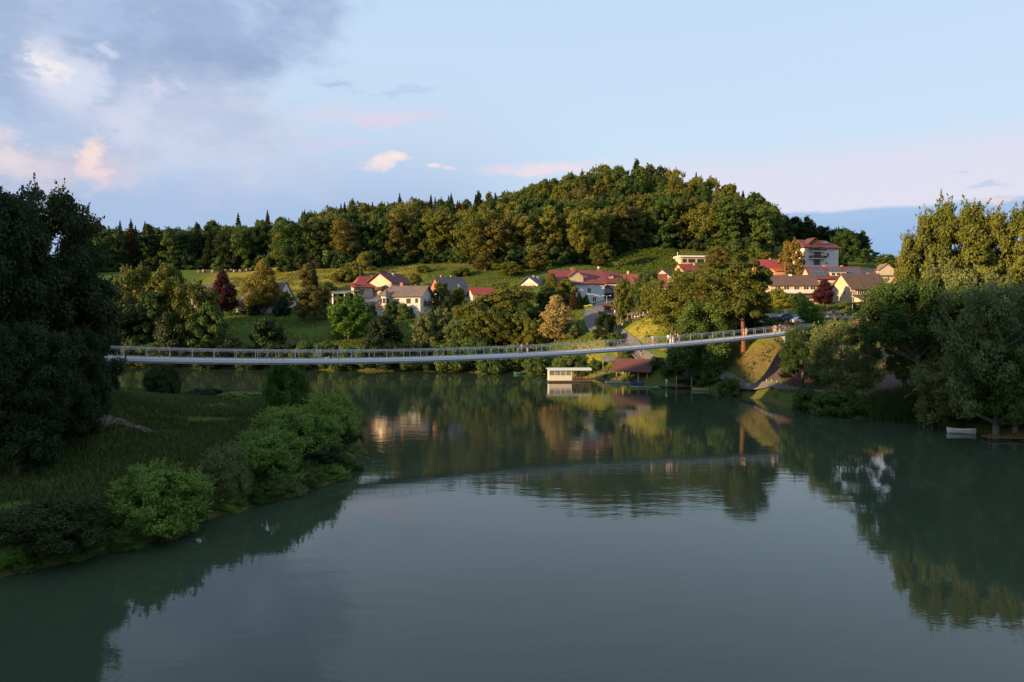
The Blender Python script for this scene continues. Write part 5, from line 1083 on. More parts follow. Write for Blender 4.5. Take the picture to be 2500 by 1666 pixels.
e, h_ = pole_px('road_sign', 1919, 146, 764, .04, STEEL, 'square white road sign above the ramp railing', 'sign'); MB().box(-.32, .32, -.06, -.042, h_-.05, h_+.65).build('sign_plate', plain('sign_white', (.72, .74, .76), .5, var=.03), e); m = MB(); m.box(-.10, .10, -.066, -.061, h_+.1, h_+.5); m.build('sign_symbol', plain('sign_blue', (.05, .16, .42), .5), e)
e, h_ = pole_px('road_sign', 1872, 153, 752, .04, STEEL, 'narrow blue road sign right of the white van', 'sign'); MB().box(-.28, .28, -.06, -.042, h_-.7, h_+.05).build('sign_plate', plain('sign_blue', (.05, .16, .42), .5), e)
e_ = gp(1483, 191); ks = thing('info_kiosk', e_, -10, 'little roofed wooden notice board at the road bend', 'notice board')
for x in (-.8, .8): MB().box(x-.12, x+.12, -.12, .12, -.4, 2.0).build('post', BROWNWOOD, ks)
MB().box(-.67, .67, -.05, .05, .7, 1.85).build('board', BROWNWOOD, ks); m = MB(); m.add([(-1.5, -1.1, 1.95), (1.5, -1.1, 1.95), (1.5, 1.1, 1.95), (-1.5, 1.1, 1.95), (-.6, 0, 2.75), (.6, 0, 2.75)], [(0, 1, 5, 4), (1, 2, 5), (2, 3, 4, 5), (3, 0, 4), (3, 2, 1, 0)]); uv_roof(m.build('roof', R_DARKRED, ks))
YEL = plain('lid_yellow', (.55, .42, .03), .5)
for i, (px, l) in enumerate(((1431, 'left of the two yellow-lidded green bins by the long pale house'), (1441, 'right of the two yellow-lidded green bins by the long pale house'))):
    e = thing('waste_bin', gp(px, 199), -6, l, 'bin', 'yellow-lidded bins'); MB().box(-.55, .55, -.4, .4, .12, 1.05).build('body', GREENP, e); m = MB(); m.prism([(-.45, 1.053), (.45, 1.053), (.4, 1.2), (-.4, 1.28)], -.6, .6, axis='x'); m.build('lid', YEL, e)
    m = MB(); 
    for x in (-.45, .45): m.tube([(x-.05, 0, .07), (x+.05, 0, .07)], .07, 8)
    m.build('wheels', DARKMETAL, e)
def fence(name, pts, h, mat, label, n_rail=3, gap=1.6, post=.06, cat='fence', slats=False):
    P = [Vector((*gxy(a, c), 0)) for a, c in pts]; o = Vector((P[0].x, P[0].y, ground(P[0].x, P[0].y))); e = empty(name, o, 0, label, cat); rail = MB(); prev = None
    for i in range(len(P)-1):
        n = max(1, round((P[i+1]-P[i]).length/gap))
        for k in range(n+(1 if i == len(P)-2 else 0)):
            q = P[i].lerp(P[i+1], k/n); q.z = ground(q.x, q.y); q = q-o
            MB().box(q.x-post, q.x+post, q.y-post, q.y+post, q.z-.4, q.z+h).build('post', mat, e)
            if prev is not None:
                for r in range(n_rail): z = h*(r+.6)/n_rail if n_rail > 1 else h*.9; rail.tube([prev+Vector((0, -.08, z)), q+Vector((0, -.08, z))], post*.7, 6)
            prev = q
    if n_rail: rail.build('rails', mat, e)
    return e
RAILO = wood_mat('railing_wood', (.30, .13, .07))
fence('ramp_railing', [(1878, 143), (1905, 140), (1958, 136)], 1.25, RAILO, 'reddish wooden railing along the ramp to the footbridge', 3, 1.5)
fence('ramp_railing', [(2086, 140), (2130, 138.5), (2172, 138)], 1.1, RAILO, 'reddish wooden railing of the lookout among the right-hand willows', 3, 1.5)
fence('stake_fence', [(1582, 160), (1605, 156), (1630, 152), (1660, 149)], 1.1, PALEWOOD, 'row of rough wooden stakes along the lane down to the boats', 1, .7, .07)
fence('pasture_fence', [(925, 306), (1000, 309), (1080, 306), (1160, 296)], 1.3, GREYWOOD, 'thin pasture fence at the foot of the forest above the upper meadow', 2, 7, .06)
fence('path_kerb', [(1760, 137.6), (1850, 126.0), (1950, 118.6)], .24, TRIM, 'line of short white kerb posts along the shore path', 0, 1.1, .05, 'kerb posts')
# vehicles
TYRE = plain('tyre_rubber', (.02, .02, .02), .9); RIM = plain('wheel_rim', (.35, .35, .36), .4, .5)
def wheels(e, xs, hw, r):
    for x in xs:
        for s in (-1, 1):
            m = MB(); m.tube([(x, s*(hw-.2), r), (x, s*hw, r)], r, 16); o = m.build('wheel', TYRE, e); m = MB(); m.tube([(x, s*(hw+.002), r), (x, s*(hw+.02), r)], r*.6, 12); m.build('rim', RIM, o)
e = thing('white_van', gp(1853, 151), 0, 'white van with dark windows parked under the trees at the village road', 'van')
VW = plain('van_white', (.70, .70, .68), .35, var=.04); prof_ = [(-2.7, .35), (2.75, .35), (2.8, .95), (2.55, 1.25), (1.95, 2.1), (1.5, 2.45), (-2.6, 2.5), (-2.75, 2.2)]
MB().prism(prof_, -.98, .98).build('body', VW, e)
for s in (-1, 1):
    y0, y1 = (-1.0, -.982) if s < 0 else (.982, 1.0)
    for q in ([(1.05, 1.35), (2.1, 1.35), (1.7, 1.98), (1.05, 2.05)], [(-.6, 1.35), (.85, 1.35), (.85, 2.05), (-.6, 2.05)], [(-2.4, 1.35), (-.8, 1.35), (-.8, 2.05), (-2.4, 2.05)]): MB().prism(q, y0, y1).build('window', GLASS, e)
MB().add([(2.552, -.85, 1.3), (2.552, .85, 1.3), (2.0, .78, 2.08), (2.0, -.78, 2.08)], [(0, 1, 2, 3)]).build('windscreen', GLASS, e)
for s in (-1, 1): MB().box(2.70, 2.79, s*.72-.14, s*.72+.14, .82, 1.0).build('headlight', TRIM, e)
wheels(e, (-1.75, 1.75), .99, .36); MB().box(-2.78, 2.82, -.95, .95, .28, .347).build('bumper', DARKMETAL, e)
def make_car(paint):
    e = bpy.data.objects.new('parked_car', None); link(e)
    lo = [(-2.1, .3), (2.1, .3), (2.15, .62), (1.95, .8), (1.0, .92), (-1.75, .95), (-2.1, .85)]; hi = [(-1.75, .953), (1.0, .922), (.45, 1.38), (-.2, 1.47), (-1.1, 1.42)]
    MB().prism(lo, -.87, .87).build('body', paint, e); MB().prism(hi, -.74, .74).build('cabin', paint, e)
    for s in (-1, 1):
        y = (-.755, -.742) if s < 0 else (.742, .755)
        for q in ([(-.25, 1.0), (.75, .98), (.38, 1.32), (-.25, 1.39)], [(-1.5, 1.0), (-.35, 1.0), (-.35, 1.39), (-1.05, 1.36)]): MB().prism(q, *y).build('window', GLASS, e)
        MB().box(2.06, 2.16, s*.62-.16, s*.62+.16, .62, .74).build('headlight', TRIM, e)
    MB().add([(1.0, -.68, .94), (1.0, .68, .94), (.48, .62, 1.37), (.48, -.62, 1.37)], [(0, 1, 2, 3)]).build('windscreen', GLASS, e)
    wheels(e, (-1.3, 1.3), .875, .31); return e
for px, Y, rz, paint, l in ((1921, 150, 8, plain('car_blue', (.06, .10, .18), .3, var=.03), 'dark blue parked car behind the ramp railing'), (1957, 143, 14, plain('car_white', (.68, .68, .68), .3, var=.03), 'white car parked at the end of the footbridge'), (2186, 146, 10, plain('car_teal', (.04, .16, .18), .3, var=.03), 'dark teal car parked among the right-hand willows')):
    c = make_car(paint); c.location = gp(px, Y)+Vector((0, 0, .08)); c.rotation_euler = (0, 0, R(rz)); tag(c, l, 'car')
e_ = gp(2217, 152); tn = thing('white_tent', e_, 12, 'white pavilion tent glimpsed through the right-hand trees', 'tent'); m = MB(); m.add([(-2.5, -2.5, 2.2), (2.5, -2.5, 2.2), (2.5, 2.5, 2.2), (-2.5, 2.5, 2.2), (0, 0, 3.6)], [(0, 1, 4), (1, 2, 4), (2, 3, 4), (3, 0, 4), (3, 2, 1, 0)]); m.build('canopy', TRIM, tn)
for x in (-2.35, 2.35):
    for y in (-2.35, 2.35): MB().tube([(x, y, -.3), (x, y, 2.2)], .04, 6).build('pole', STEEL, tn)
# hay bales along the wood edge
HAY = plain('hay', (.22, .19, .13), .95, var=.2, scale=4)
m = MB(); m.tube([(0, -.7, .72), (0, -.66, .72), (0, .66, .72), (0, .7, .72)], [.68, .8, .8, .68], 18); bale = m.build('hay_bale', HAY)
for i, (px, Y) in enumerate(((521, 352), (554, 355), (566, 357), (575, 353), (588, 356), (605, 357), (613, 358), (500, 354), (487, 351))):
    o = bale if i == 0 else bale.copy()
    if i: link(o)
    o.location = gp(px, Y); o.rotation_euler = (0, 0, i*.8); tag(o, 'round hay bale in the row along the dark wood edge of the meadow', 'hay bale', 'hay bales at the wood edge')
# benches and tables for the evening crowd
def make_bench():
    e = bpy.data.objects.new('bench', None); link(e); MB().box(-1.1, 1.1, -.2, .2, .40, .46).build('seat', BROWNWOOD, e)
    for x in (-.9, .9): MB().box(x-.05, x+.05, -.17, .17, -.2, .398).build('leg', BROWNWOOD, e)
    return e
BEN = [(1512, 173.5), (1537, 172.5), (1562, 172), (1588, 171.5), (1612, 171.5), (1550, 175), (1600, 174.5)]; b0 = make_bench()
for i, q in enumerate(BEN):
    o = b0 if i == 0 else copy_tree(b0)
    o.location = gp(*q)+Vector((0, 0, .02)); tag(o, 'plain wooden bench under the trees, with people of the evening crowd on it', 'bench', 'benches under the village trees')
# ------------------------------------------------------------------ ground cover
def stuff_leaves(name, pts, zs, r, n, size, mat, label, cat, flat=.8, seed=1):
    rs = np.random.RandomState(seed); B = np.c_[np.array(pts), np.array(zs)+r*.5, np.full(len(pts), r)]; co, t = leaves(rs, B, n, size, flat)
    o = link(bpy.data.objects.new(name, quads_mesh(name, co, mat, t))); return tag(o, label, cat, kind='stuff')
def rows(pxpoly, gap, step, ang):
    poly = [gxy(*q) for q in pxpoly]; xs = [q[0] for q in poly]; ys = [q[1] for q in poly]; c, s = math.cos(ang), math.sin(ang); cx, cy_ = sum(xs)/len(xs), sum(ys)/len(ys); out = []
    for u in np.arange(-60, 60, gap):
        for v in np.arange(-60, 60, step): out.append((cx+u*c-v*s, cy_+u*s+v*c))
    out = np.array(out); return out[poly_sd(out, poly) > 0]
q = rows([(1500, 282), (1512, 308), (1560, 318), (1645, 312), (1650, 284), (1640, 272), (1560, 270)], 2.3, 1.0, .5); stuff_leaves('vineyard', q, ground_np(q), .85, 26000, .40, leaf_mat('leaf_vine', (.075, .135, .014), (.16, .21, .025)), 'green vineyard rows on the slope under the domed hill', 'vineyard', 1.1, 5)
q = rows([(905, 288), (1015, 290), (1012, 277), (915, 274)], 2.2, 1.0, .35); stuff_leaves('crop_rows', q, ground_np(q), .8, 7000, .42, leaf_mat('leaf_crop', (.05, .11, .02), (.12, .18, .04)), 'rows of tall green garden crops behind the dark red gable roof', 'crops', 1.1, 6)
def blades(name, P, Z, h, w, mat, label, cat, seed, n_per=3):
    rs = np.random.RandomState(seed); n = len(P)*n_per; i = np.repeat(np.arange(len(P)), n_per); p = np.c_[np.asarray(P)[i]+rs.normal(size=(n, 2))*.18, np.asarray(Z)[i]-.05]; hh = h*rs.uniform(.5, 1.2, n)
    a = rs.rand(n)*6.283; d = np.c_[np.cos(a), np.sin(a), 0*a]*(w*.5); tip = np.c_[rs.normal(size=(n, 2))*.28*hh[:, None], hh]; mid = tip*np.array([.35, .35, .55])
    co = np.stack([p-d, p+d, p+mid+d*.9, p+mid-d*.9], 1); co2 = np.stack([p+mid-d*.9, p+mid+d*.9, p+tip+d*.15, p+tip-d*.15], 1); t = rs.rand(n)
    o = link(bpy.data.objects.new(name, quads_mesh(name, np.concatenate([co, co2]), mat, np.r_[t, t]))); return tag(o, label, cat, kind='stuff')
rsG = np.random.RandomState(5)
cand = np.c_[rsG.uniform(-75, -14, 60000), rsG.uniform(38, 124, 60000)]; sdn = poly_sd(cand, near_bank); keep = (sdn > 1.0) & (rsG.rand(60000) < np.clip(1.35-cand[:, 1]/110, .2, 1)) & (hnoise(cand, .5, 8) > -.25-.3*rsG.rand(60000)); cand = cand[keep]
L_GRASS = leaf_mat('leaf_long_grass', (.032, .062, .015), (.085, .115, .030))  # grass colour darkened to deepen the shadow on the near bank
blades('long_grass', cand, ground_np(cand), .62, .11, L_GRASS, 'long rough grass covering the near left bank', 'grass', 9, 4)
c2 = np.array([on(rsG.uniform(2130, 2290), rsG.uniform(1012, 1040), .3)[:2] for _ in range(2600)]); c2 = c2[poly_sd(c2, far_bank) > -1.0]
blades('reeds', c2, np.maximum(ground_np(c2), -.3), 3.0, .10, leaf_mat('leaf_reed', (.06, .10, .02), (.13, .17, .05)), 'tall green reeds along the right shore below the path', 'reeds', 10, 6)
# rough grass over the slopes of the far bank
cg = np.c_[rsG.uniform(-135, 135, 150000), rsG.uniform(112, 330, 150000)]; cg = cg[(poly_sd(cg, far_bank) > 1.2) & (np.abs(cg[:, 0]) < cg[:, 1]*.78)]; cg = cg[rsG.rand(len(cg)) < np.clip(.25+1.6*(hnoise(cg, .3, 14)+.25), .06, 1)]
for ln in (SHORE_PATH,):
    for (a1, _, y1), (a2, _, y2) in zip(ln, ln[1:]):
        p1, p2 = np.array(gxy(a1, y1)), np.array(gxy(a2, y2)); d = p2-p1; t = np.clip(((cg-p1)@d)/(d@d), 0, 1); cg = cg[np.linalg.norm(cg-p1-t[:, None]*d, axis=1) > 1.3]
for ln, w_ in ((LANE, 2.8), ([(1448, 197), (1560, 182), (1700, 172), (1850, 158), (1960, 152), (2100, 148), (2300, 142), (2500, 140)], 2.9)):
    for (a1, y1), (a2, y2) in zip(ln, ln[1:]):
        p1, p2 = np.array(gxy(a1, y1)), np.array(gxy(a2, y2)); d = p2-p1; t = np.clip(((cg-p1)@d)/(d@d), 0, 1); cg = cg[np.linalg.norm(cg-p1-t[:, None]*d, axis=1) > w_]
for mp in ([(1850, 126.6), (1990, 116.6), (2010, 123), (1915, 132)], [(2145, 108.3), (2205, 105.8), (2235, 110), (2170, 114)]): cg = cg[poly_sd(cg, [gxy(*q) for q in mp]) < -.3]
print('tufts', len(cg))
L_TUFT = leaf_mat('leaf_meadow_tuft', (.055, .095, .016), (.17, .17, .036), rnd=.1)
blades('meadow_grass', cg, ground_np(cg), .42, .22, L_TUFT, 'rough meadow grass on the far bank slopes between village and water', 'grass', 15, 3)
# bushes fringing the far waterline
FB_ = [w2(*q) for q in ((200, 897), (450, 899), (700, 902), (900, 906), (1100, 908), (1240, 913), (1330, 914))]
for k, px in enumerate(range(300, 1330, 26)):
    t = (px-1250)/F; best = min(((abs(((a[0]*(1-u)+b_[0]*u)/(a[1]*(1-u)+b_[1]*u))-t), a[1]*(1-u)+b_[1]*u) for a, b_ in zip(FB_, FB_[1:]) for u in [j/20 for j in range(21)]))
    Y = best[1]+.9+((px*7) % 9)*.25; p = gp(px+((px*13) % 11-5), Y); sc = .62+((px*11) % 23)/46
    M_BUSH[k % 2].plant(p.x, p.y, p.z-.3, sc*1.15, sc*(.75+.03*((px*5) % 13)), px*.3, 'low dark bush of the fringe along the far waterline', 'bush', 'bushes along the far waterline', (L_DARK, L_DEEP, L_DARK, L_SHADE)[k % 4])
for k, (px, Y, w) in enumerate(((1425, 165, 46), (1452, 163.5, 40), (1530, 159, 40), (1600, 150.5, 40), (1645, 146.5, 50), (1700, 140.5, 50), (1735, 138, 60), (1505, 167, 50), (1395, 169, 60), (1365, 171, 50))):
    p = gp(px, Y); sc = w/PX(Y)/9; M_BUSH[k % 2].plant(p.x, p.y, p.z-.2, sc, sc*.9, px*.3, 'green bush growing between the boats and the lane', 'bush', 'bushes around the boathouse', (L_DEEP, L_SHADE)[k % 2])
# ------------------------------------------------------------------ people and dogs
SKIN = plain('skin', (.52, .30, .20), .6, var=.05)
def skin_tmp(verts, edges, radii, sub=1):
    me = bpy.data.meshes.new('tmp'); me.from_pydata(verts, edges, []); o = bpy.data.objects.new('tmp', me); link(o)
    sk = o.modifiers.new('s', 'SKIN'); sk.use_smooth_shade = True
    for i, r in enumerate(radii): me.skin_vertices[0].data[i].radius = r if isinstance(r, tuple) else (r, r)
    me.skin_vertices[0].data[0].use_root = True
    sb = o.modifiers.new('u', 'SUBSURF'); sb.levels = sub
    bpy.context.view_layer.update(); ev = o.evaluated_get(bpy.context.evaluated_depsgraph_get()); out = bpy.data.meshes.new_from_object(ev)
    bpy.data.objects.remove(o); bpy.data.meshes.remove(me); return out
def leg_pts(s, swing, knee):
    hip = Vector((s*.095, 0, .90)); a = R(swing); kn = hip+Vector((0, -math.sin(a), -math.cos(a)))*.43; b = R(swing-knee); an = kn+Vector((0, -math.sin(b), -math.cos(b)))*.41; toe = an+Vector((0, -.16*math.cos(b*.5), -.05+.10*math.sin(-b)*.4)); return hip, kn, an, toe
def arm_pts(s, swing, elbow, out=8):
    sh = Vector((s*.185, .0, 1.41)); a = R(swing); o = math.sin(R(out)); el_ = sh+Vector((s*o, -math.sin(a), -math.cos(a)))*.29; b = R(swing+elbow); wr = el_+Vector((s*o*.3, -math.sin(b), -math.cos(b)))*.25; return sh, el_, wr
def make_pose(legs, arms, female=False, shorts=True, drop=0., bare_arm=True):
    """returns meshes: body, top, legwear, hair, shoes"""
    V = [Vector((0, 0, .93)), Vector((0, .005, 1.12)), Vector((0, 0, 1.32)), Vector((0, .01, 1.46)), Vector((0, -.005, 1.54)), Vector((0, -.012, 1.64)), Vector((0, -.012, 1.735))]; Rr = [(.135, .10), (.115, .085), (.15, .10), (.07, .065), (.058, .058), (.088, .098), (.05, .058)]; E_ = [(0, 1), (1, 2), (2, 3), (3, 4), (4, 5), (5, 6)]
    hands = []
    for s, q in ((-1, 0), (1, 1)):
        b = len(V); V += list(leg_pts(s, *legs[q])); Rr += [.085, .058, .042, .032]; E_ += [(0, b), (b, b+1), (b+1, b+2), (b+2, b+3)]
    for s, q in ((-1, 0), (1, 1)):
        b = len(V); p = arm_pts(s, *arms[q]); V += list(p); Rr += [.052, .040, .026]; E_ += [(2, b), (b, b+1), (b+1, b+2)]; hands.append((p[1], p[2], s))
    body = skin_tmp([tuple(v) for v in V], E_, Rr, 1)
    x = MB()
    for el_, wr, s in hands:   # palm, four curled fingers and a thumb
        d = (wr-el_).normalized(); sd = d.cross(Vector((1, 0, 0))).normalized(); pr = d.cross(sd).normalized(); pc = wr+d*.05
        M = Matrix((d, sd, pr)).transposed().to_4x4(); M.translation = pc; x.ball((0, 0, 0), (.052, .038, .016), 8, 5, M)
        for k in range(4): o = pc+d*.04+sd*(k-1.5)*.018; ln = (.062, .072, .068, .052)[k]; x.tube([o, o+d*ln*.5-pr*s*.004, o+d*ln*.9-pr*s*.018], [.009, .0085, .006], 6)
        o = pc-sd*.032; x.tube([o, o-sd*.022+d*.022, o-sd*.026+d*.052], [.011, .010, .007], 6)
    x.ball((0, -.112, 1.632), (.014, .022, .02), 6, 4)
    for s in (-1, 1): x.ball((s*.09, .0, 1.64), (.012, .022, .032), 6, 4)
    x.m = 1
    for s in (-1, 1): x.ball((s*.034, -.098, 1.655), (.014, .010, .009), 6, 4)
    x.box(-.024, .024, -.105, -.092, 1.585, 1.592)
    t = bpy.data.meshes.new('t'); t.from_pydata(x.v, [], x.f); t.polygons.foreach_set('material_index', x.mi)
    bm = bmesh.new(); bm.from_mesh(body); bm.from_mesh(t); bm.to_mesh(body); bm.free(); bpy.data.meshes.remove(t); body.name = 'body'
    body.materials.clear(); body.materials.append(SKIN); body.materials.append(DARKMETAL)
    V = [Vector((0, 0, .90)), Vector((0, .005, 1.12)), Vector((0, 0, 1.32)), Vector((0, .01, 1.46))]; Rr = [(.158, .122), (.138, .105), (.172, .12), (.085, .08)]; E_ = [(0, 1), (1, 2), (2, 3)]
    for s, q in ((-1, 0), (1, 1)):
        b = len(V); p = arm_pts(s, *arms[q]); V += [p[0], p[0].lerp(p[1], .75)]+([] if bare_arm else [p[2]]); Rr += [.068, .056]+([] if bare_arm else [.036]); E_ += [(2, b), (b, b+1)]+([] if bare_arm else [(b+1, b+2)])
    top = skin_tmp([tuple(v) for v in V], E_, Rr, 1); top.name = 'shirt'; top.materials.clear(); top.materials.append(TRIM)
    V = [Vector((0, 0, .95)), Vector((0, 0, .90))]; Rr = [(.150, .115), (.152, .118)]; E_ = [(0, 1)]
    for s, q in ((-1, 0), (1, 1)):
        b = len(V); p = leg_pts(s, *legs[q]); V += [p[0]-Vector((0, 0, .02)), p[0].lerp(p[1], .95)]+([] if shorts else [p[1], p[1].lerp(p[2], .93)]); Rr += [.105, .082]+([] if shorts else [.070, .056]); E_ += [(1, b), (b, b+1)]+([] if shorts else [(b+1, b+2), (b+2, b+3)])
    lg = skin_tmp([tuple(v) for v in V], E_, Rr, 1); lg.name = 'trousers'; lg.materials.clear(); lg.materials.append(TRIM)
    h = MB(); h.ball((0, .018, 1.675), (.105, .112, .098), 10, 7)
    if female: h.tube([(0, .085, 1.68), (0, .115, 1.56), (0, .11, 1.40)], [.07, .075, .035], 8)
    hm = bpy.data.meshes.new('hair'); hm.from_pydata(h.v, [], h.f); hm.materials.append(TRIM)
    f = MB()
    for s, q in ((-1, 0), (1, 1)):
        p = leg_pts(s, *legs[q]); d = (p[3]-p[2]).normalized(); f.tube([p[2]+Vector((0, .05, -.02)), p[2]+Vector((0, -.02, -.035)), p[3]+Vector((0, .0, -.01)), p[3]+Vector((0, -.05, -.01))], [.045, .052, .048, .028], 8)
    sm = bpy.data.meshes.new('shoes'); sm.from_pydata(f.v, [], f.f); sm.materials.append(TRIM)
    zmin = min(min(v.co.z for v in body.vertices), min(v.co.z for v in sm.vertices))
    return {'m': (body, top, lg, hm, sm), 'z': zmin}
POSES = {
 'stand': make_pose(((3, 2), (-3, 2)), ((2, 12, 9), (-3, 14, 9))), 'stand_f': make_pose(((2, 2), (-4, 2)), ((8, 40, 8), (0, 12, 9)), True),
 'walk': make_pose(((24, 8), (-16, 22)), ((-20, 14), (22, 22)), shorts=True), 'walk_f': make_pose(((-15, 24), (25, 8)), ((20, 24), (-22, 14)), True),
 'walk_l': make_pose(((-14, 22), (22, 8)), ((20, 24), (-22, 14)), shorts=False), 'lean': make_pose(((6, 6), (-2, 2)), ((42, 50, 6), (46, 46, 6)), shorts=False),
 'sit': make_pose(((84, 84), (80, 80)), ((30, 40, 8), (26, 46, 8)), shorts=False), 'sit_f': make_pose(((84, 82), (82, 86)), ((22, 60, 8), (34, 30, 8)), True, shorts=False), 'stand_l': make_pose(((3, 2), (-3, 2)), ((4, 30, 9), (-3, 14, 9)), shorts=False, bare_arm=False)}
CLOTH = {'white': (.68, .67, .66), 'coral': (.62, .14, .13), 'navy': (.03, .045, .10), 'grey': (.26, .27, .29), 'black': (.02, .02, .024), 'blue': (.13, .22, .42), 'sky': (.30, .42, .58), 'red': (.48, .035, .035), 'orange': (.60, .20, .05), 'olive': (.14, .15, .08), 'khaki': (.36, .30, .20), 'pink': (.62, .32, .34), 'pale': (.52, .46, .46), 'teal': (.06, .24, .26), 'yellow': (.62, .48, .10), 'plum': (.22, .07, .14), 'jeans': (.08, .12, .22), 'beige': (.48, .40, .30)}
HAIR = {'dark': (.025, .018, .014), 'brown': (.10, .055, .03), 'blonde': (.42, .30, .13), 'grey_hair': (.35, .34, .33), 'cap': (.55, .55, .30)}
def cm(n): return plain('cloth_'+n, CLOTH[n], .85, var=.08, scale=6)
def hmat(n): return plain('hair_'+n, HAIR[n], .7, var=.2, scale=9)
def person(loc, heading, pose, shirt, legs, hair, label, h=1.72, group=None, shoes='white', backpack=None, seat=0.):
    """heading: direction faced, as a vector"""
    rz = math.atan2(heading[1], heading[0])+math.pi/2; P_ = POSES[pose]; s = h/1.76
    e = empty('person', (loc[0], loc[1], loc[2]), rz, label, 'person', group); e.scale = (s, s, s); dz = -P_['z'] if not seat else seat/s-.80
    for me, nm, mt in zip(P_['m'], ('body', 'shirt', 'trousers', 'hair', 'shoes'), (None, cm(shirt), cm(legs), hmat(hair), cm(shoes))):
        o = bpy.data.objects.new(nm, me); link(o, e); o.location = (0, 0, dz)
        if mt: o.material_slots[0].link = 'OBJECT'; o.material_slots[0].material = mt
    if backpack:
        m = MB(); m.ball((0, .19, 1.26), (.15, .10, .22), 10, 8); o = m.build('backpack', cm(backpack), e); o.location = (0, 0, dz)
    return e
def on_bridge(px, n): 
    q = b_pt(px, 870); s = (q-A0).dot(U)
    # move along the deck until the column matches at this offset
    for _ in range(6):
        p = bp(s, n); s += (px-(1250+F*p.x/p.y))*p.y/F/U.x*.9
    return bp(s, n, .005)
UD = (U.x, U.y); UB = (-U.x, -U.y)
BG = 'people on the footbridge'
person(on_bridge(652, .9), UB, 'walk_l', 'coral', 'grey', 'dark', 'person in a coral shirt and grey trousers walking left with a small brown dog', 1.76, BG)
person(on_bridge(771, 1.2), UD, 'walk', 'white', 'beige', 'dark', 'person in white shirt and beige shorts carrying a navy backpack on the footbridge', 1.78, BG, backpack='navy')
person(on_bridge(781, 1.7), UD, 'walk_f', 'white', 'pale', 'brown', 'person in white with bare legs striding beside the backpack wearer', 1.72, BG)
person(on_bridge(812.5, 1.3), (UD[0]*.6+.3, UD[1]-.5), 'stand_f', 'grey', 'olive', 'blonde', 'blonde person in a grey top between the striding pair and the tall man', 1.66, BG)
person(on_bridge(828, 1.1), UD, 'stand', 'pale', 'jeans', 'grey_hair', 'tallest person on the footbridge, in pale shirt and blue shorts', 1.95, BG)
person(on_bridge(868, 1.6), UB, 'stand', 'olive', 'khaki', 'cap', 'child in a pale cap alone on the footbridge', 1.2, BG)
person(on_bridge(1265, 1.4), (.2, -1), 'lean', 'black', 'khaki', 'dark', 'person in black leaning on the railing, left of the trio at mid bridge', 1.74, BG)
person(on_bridge(1274, 1.8), (.1, 1), 'stand_l', 'grey', 'jeans', 'brown', 'person in grey and jeans, middle of the trio at mid bridge', 1.70, BG)
person(on_bridge(1287, 1.3), (-.6, -.7), 'stand_l', 'black', 'pale', 'dark', 'person in black with pale trousers, right of the trio at mid bridge', 1.80, BG)
person(on_bridge(1594, 2.3), (.2, 1), 'lean', 'sky', 'grey', 'brown', 'person in light blue looking over the far railing, alone', 1.72, BG)
for px, n, hd, po, a, b_, c, l, hh in ((1631, 1.5, UD, 'stand_l', 'white', 'black', 'dark', 'person in white top and black trousers at the left of the group of five', 1.78), (1637, 1.0, UB, 'stand_l', 'blue', 'pale', 'grey_hair', 'broad person in blue shirt, pale trousers, in the group of five', 1.76), (1643, .7, UD, 'stand', 'pale', 'white', 'blonde', 'shortest person of the group of five, in pale clothes', 1.4), (1649, 1.6, UB, 'stand_l', 'black', 'jeans', 'dark', 'person in black and jeans in the group of five', 1.84), (1655, 1.3, UB, 'stand_f', 'grey', 'navy', 'brown', 'person in grey at the right of the group of five', 1.80)): person(on_bridge(px, n), hd, po, a, b_, c, l, hh, BG)
for px, n, hd, po, a, b_, c, l, hh in ((1816, 1.3, UB, 'walk_l', 'olive', 'khaki', 'dark', 'person in olive, left of the pair walking near the right end', 1.66), (1822, 1.0, UB, 'walk_f', 'pink', 'pale', 'blonde', 'person in pink, right of the pair walking near the right end', 1.70), (1890, 1.5, UB, 'walk_l', 'plum', 'grey', 'dark', 'person in plum stepping onto the right end of the footbridge', 1.74), (1894, .8, UB, 'walk', 'grey', 'beige', 'brown', 'person in grey stepping onto the right end of the footbridge', 1.7)): person(on_bridge(px, n), hd, po, a, b_, c, l, hh, BG)
person(on_bridge(1904, 1.6), UB, 'stand_l', 'navy', 'white', 'dark', 'person in navy with white trousers waiting past the right end of the bridge', 1.74, 'people at the ramp')
# crowd under the trees
rsP = np.random.RandomState(12); SH = ['red', 'orange', 'white', 'white', 'black', 'navy', 'pink', 'grey', 'orange', 'red', 'beige', 'sky']; HH = ['dark', 'brown', 'blonde', 'grey_hair']
n = 0
for bi, q in enumerate(BEN):
    for dx in (-.75, .0, .75):
        if (bi*3+int(dx*2)) % 7 == 5: continue
        p = gp(*q); s = SH[n % len(SH)]; f = n % 2
        person((p.x+dx, p.y-.02, p.z+.02), (rsP.uniform(-.5, .5), -1), 'sit_f' if f else 'sit', s, ('black', 'jeans', 'khaki')[n % 3], HH[(n*3) % 4], 'person in a %s top seated on a bench in the crowd under the trees' % s, 1.7, 'seated crowd under the trees', seat=.46, shoes='black'); n += 1
for i, px in enumerate((1503, 1516, 1528, 1543, 1556, 1571, 1580, 1594, 1606, 1620, 1627, 1533, 1586)):
    p = gp(px, 176.5+(i*37 % 5)*.5); s = SH[(i*5+2) % len(SH)]
    person(p+Vector((0, 0, .02)), (rsP.uniform(-1, 1), rsP.uniform(-1, .3)), ('stand_l', 'stand_f', 'stand')[i % 3], s, ('black', 'jeans', 'grey')[i % 3], HH[i % 4], 'person in a %s top standing behind the benches under the trees' % s, 1.6+.03*(i % 7), 'standing crowd under the trees', shoes='black')
person(gp(1501, 187)+Vector((0, 0, .1)), (-1, -.3), 'stand_l', 'white', 'red', 'dark', 'person in white and red on the road right of the notice board', 1.72, 'people on the road')
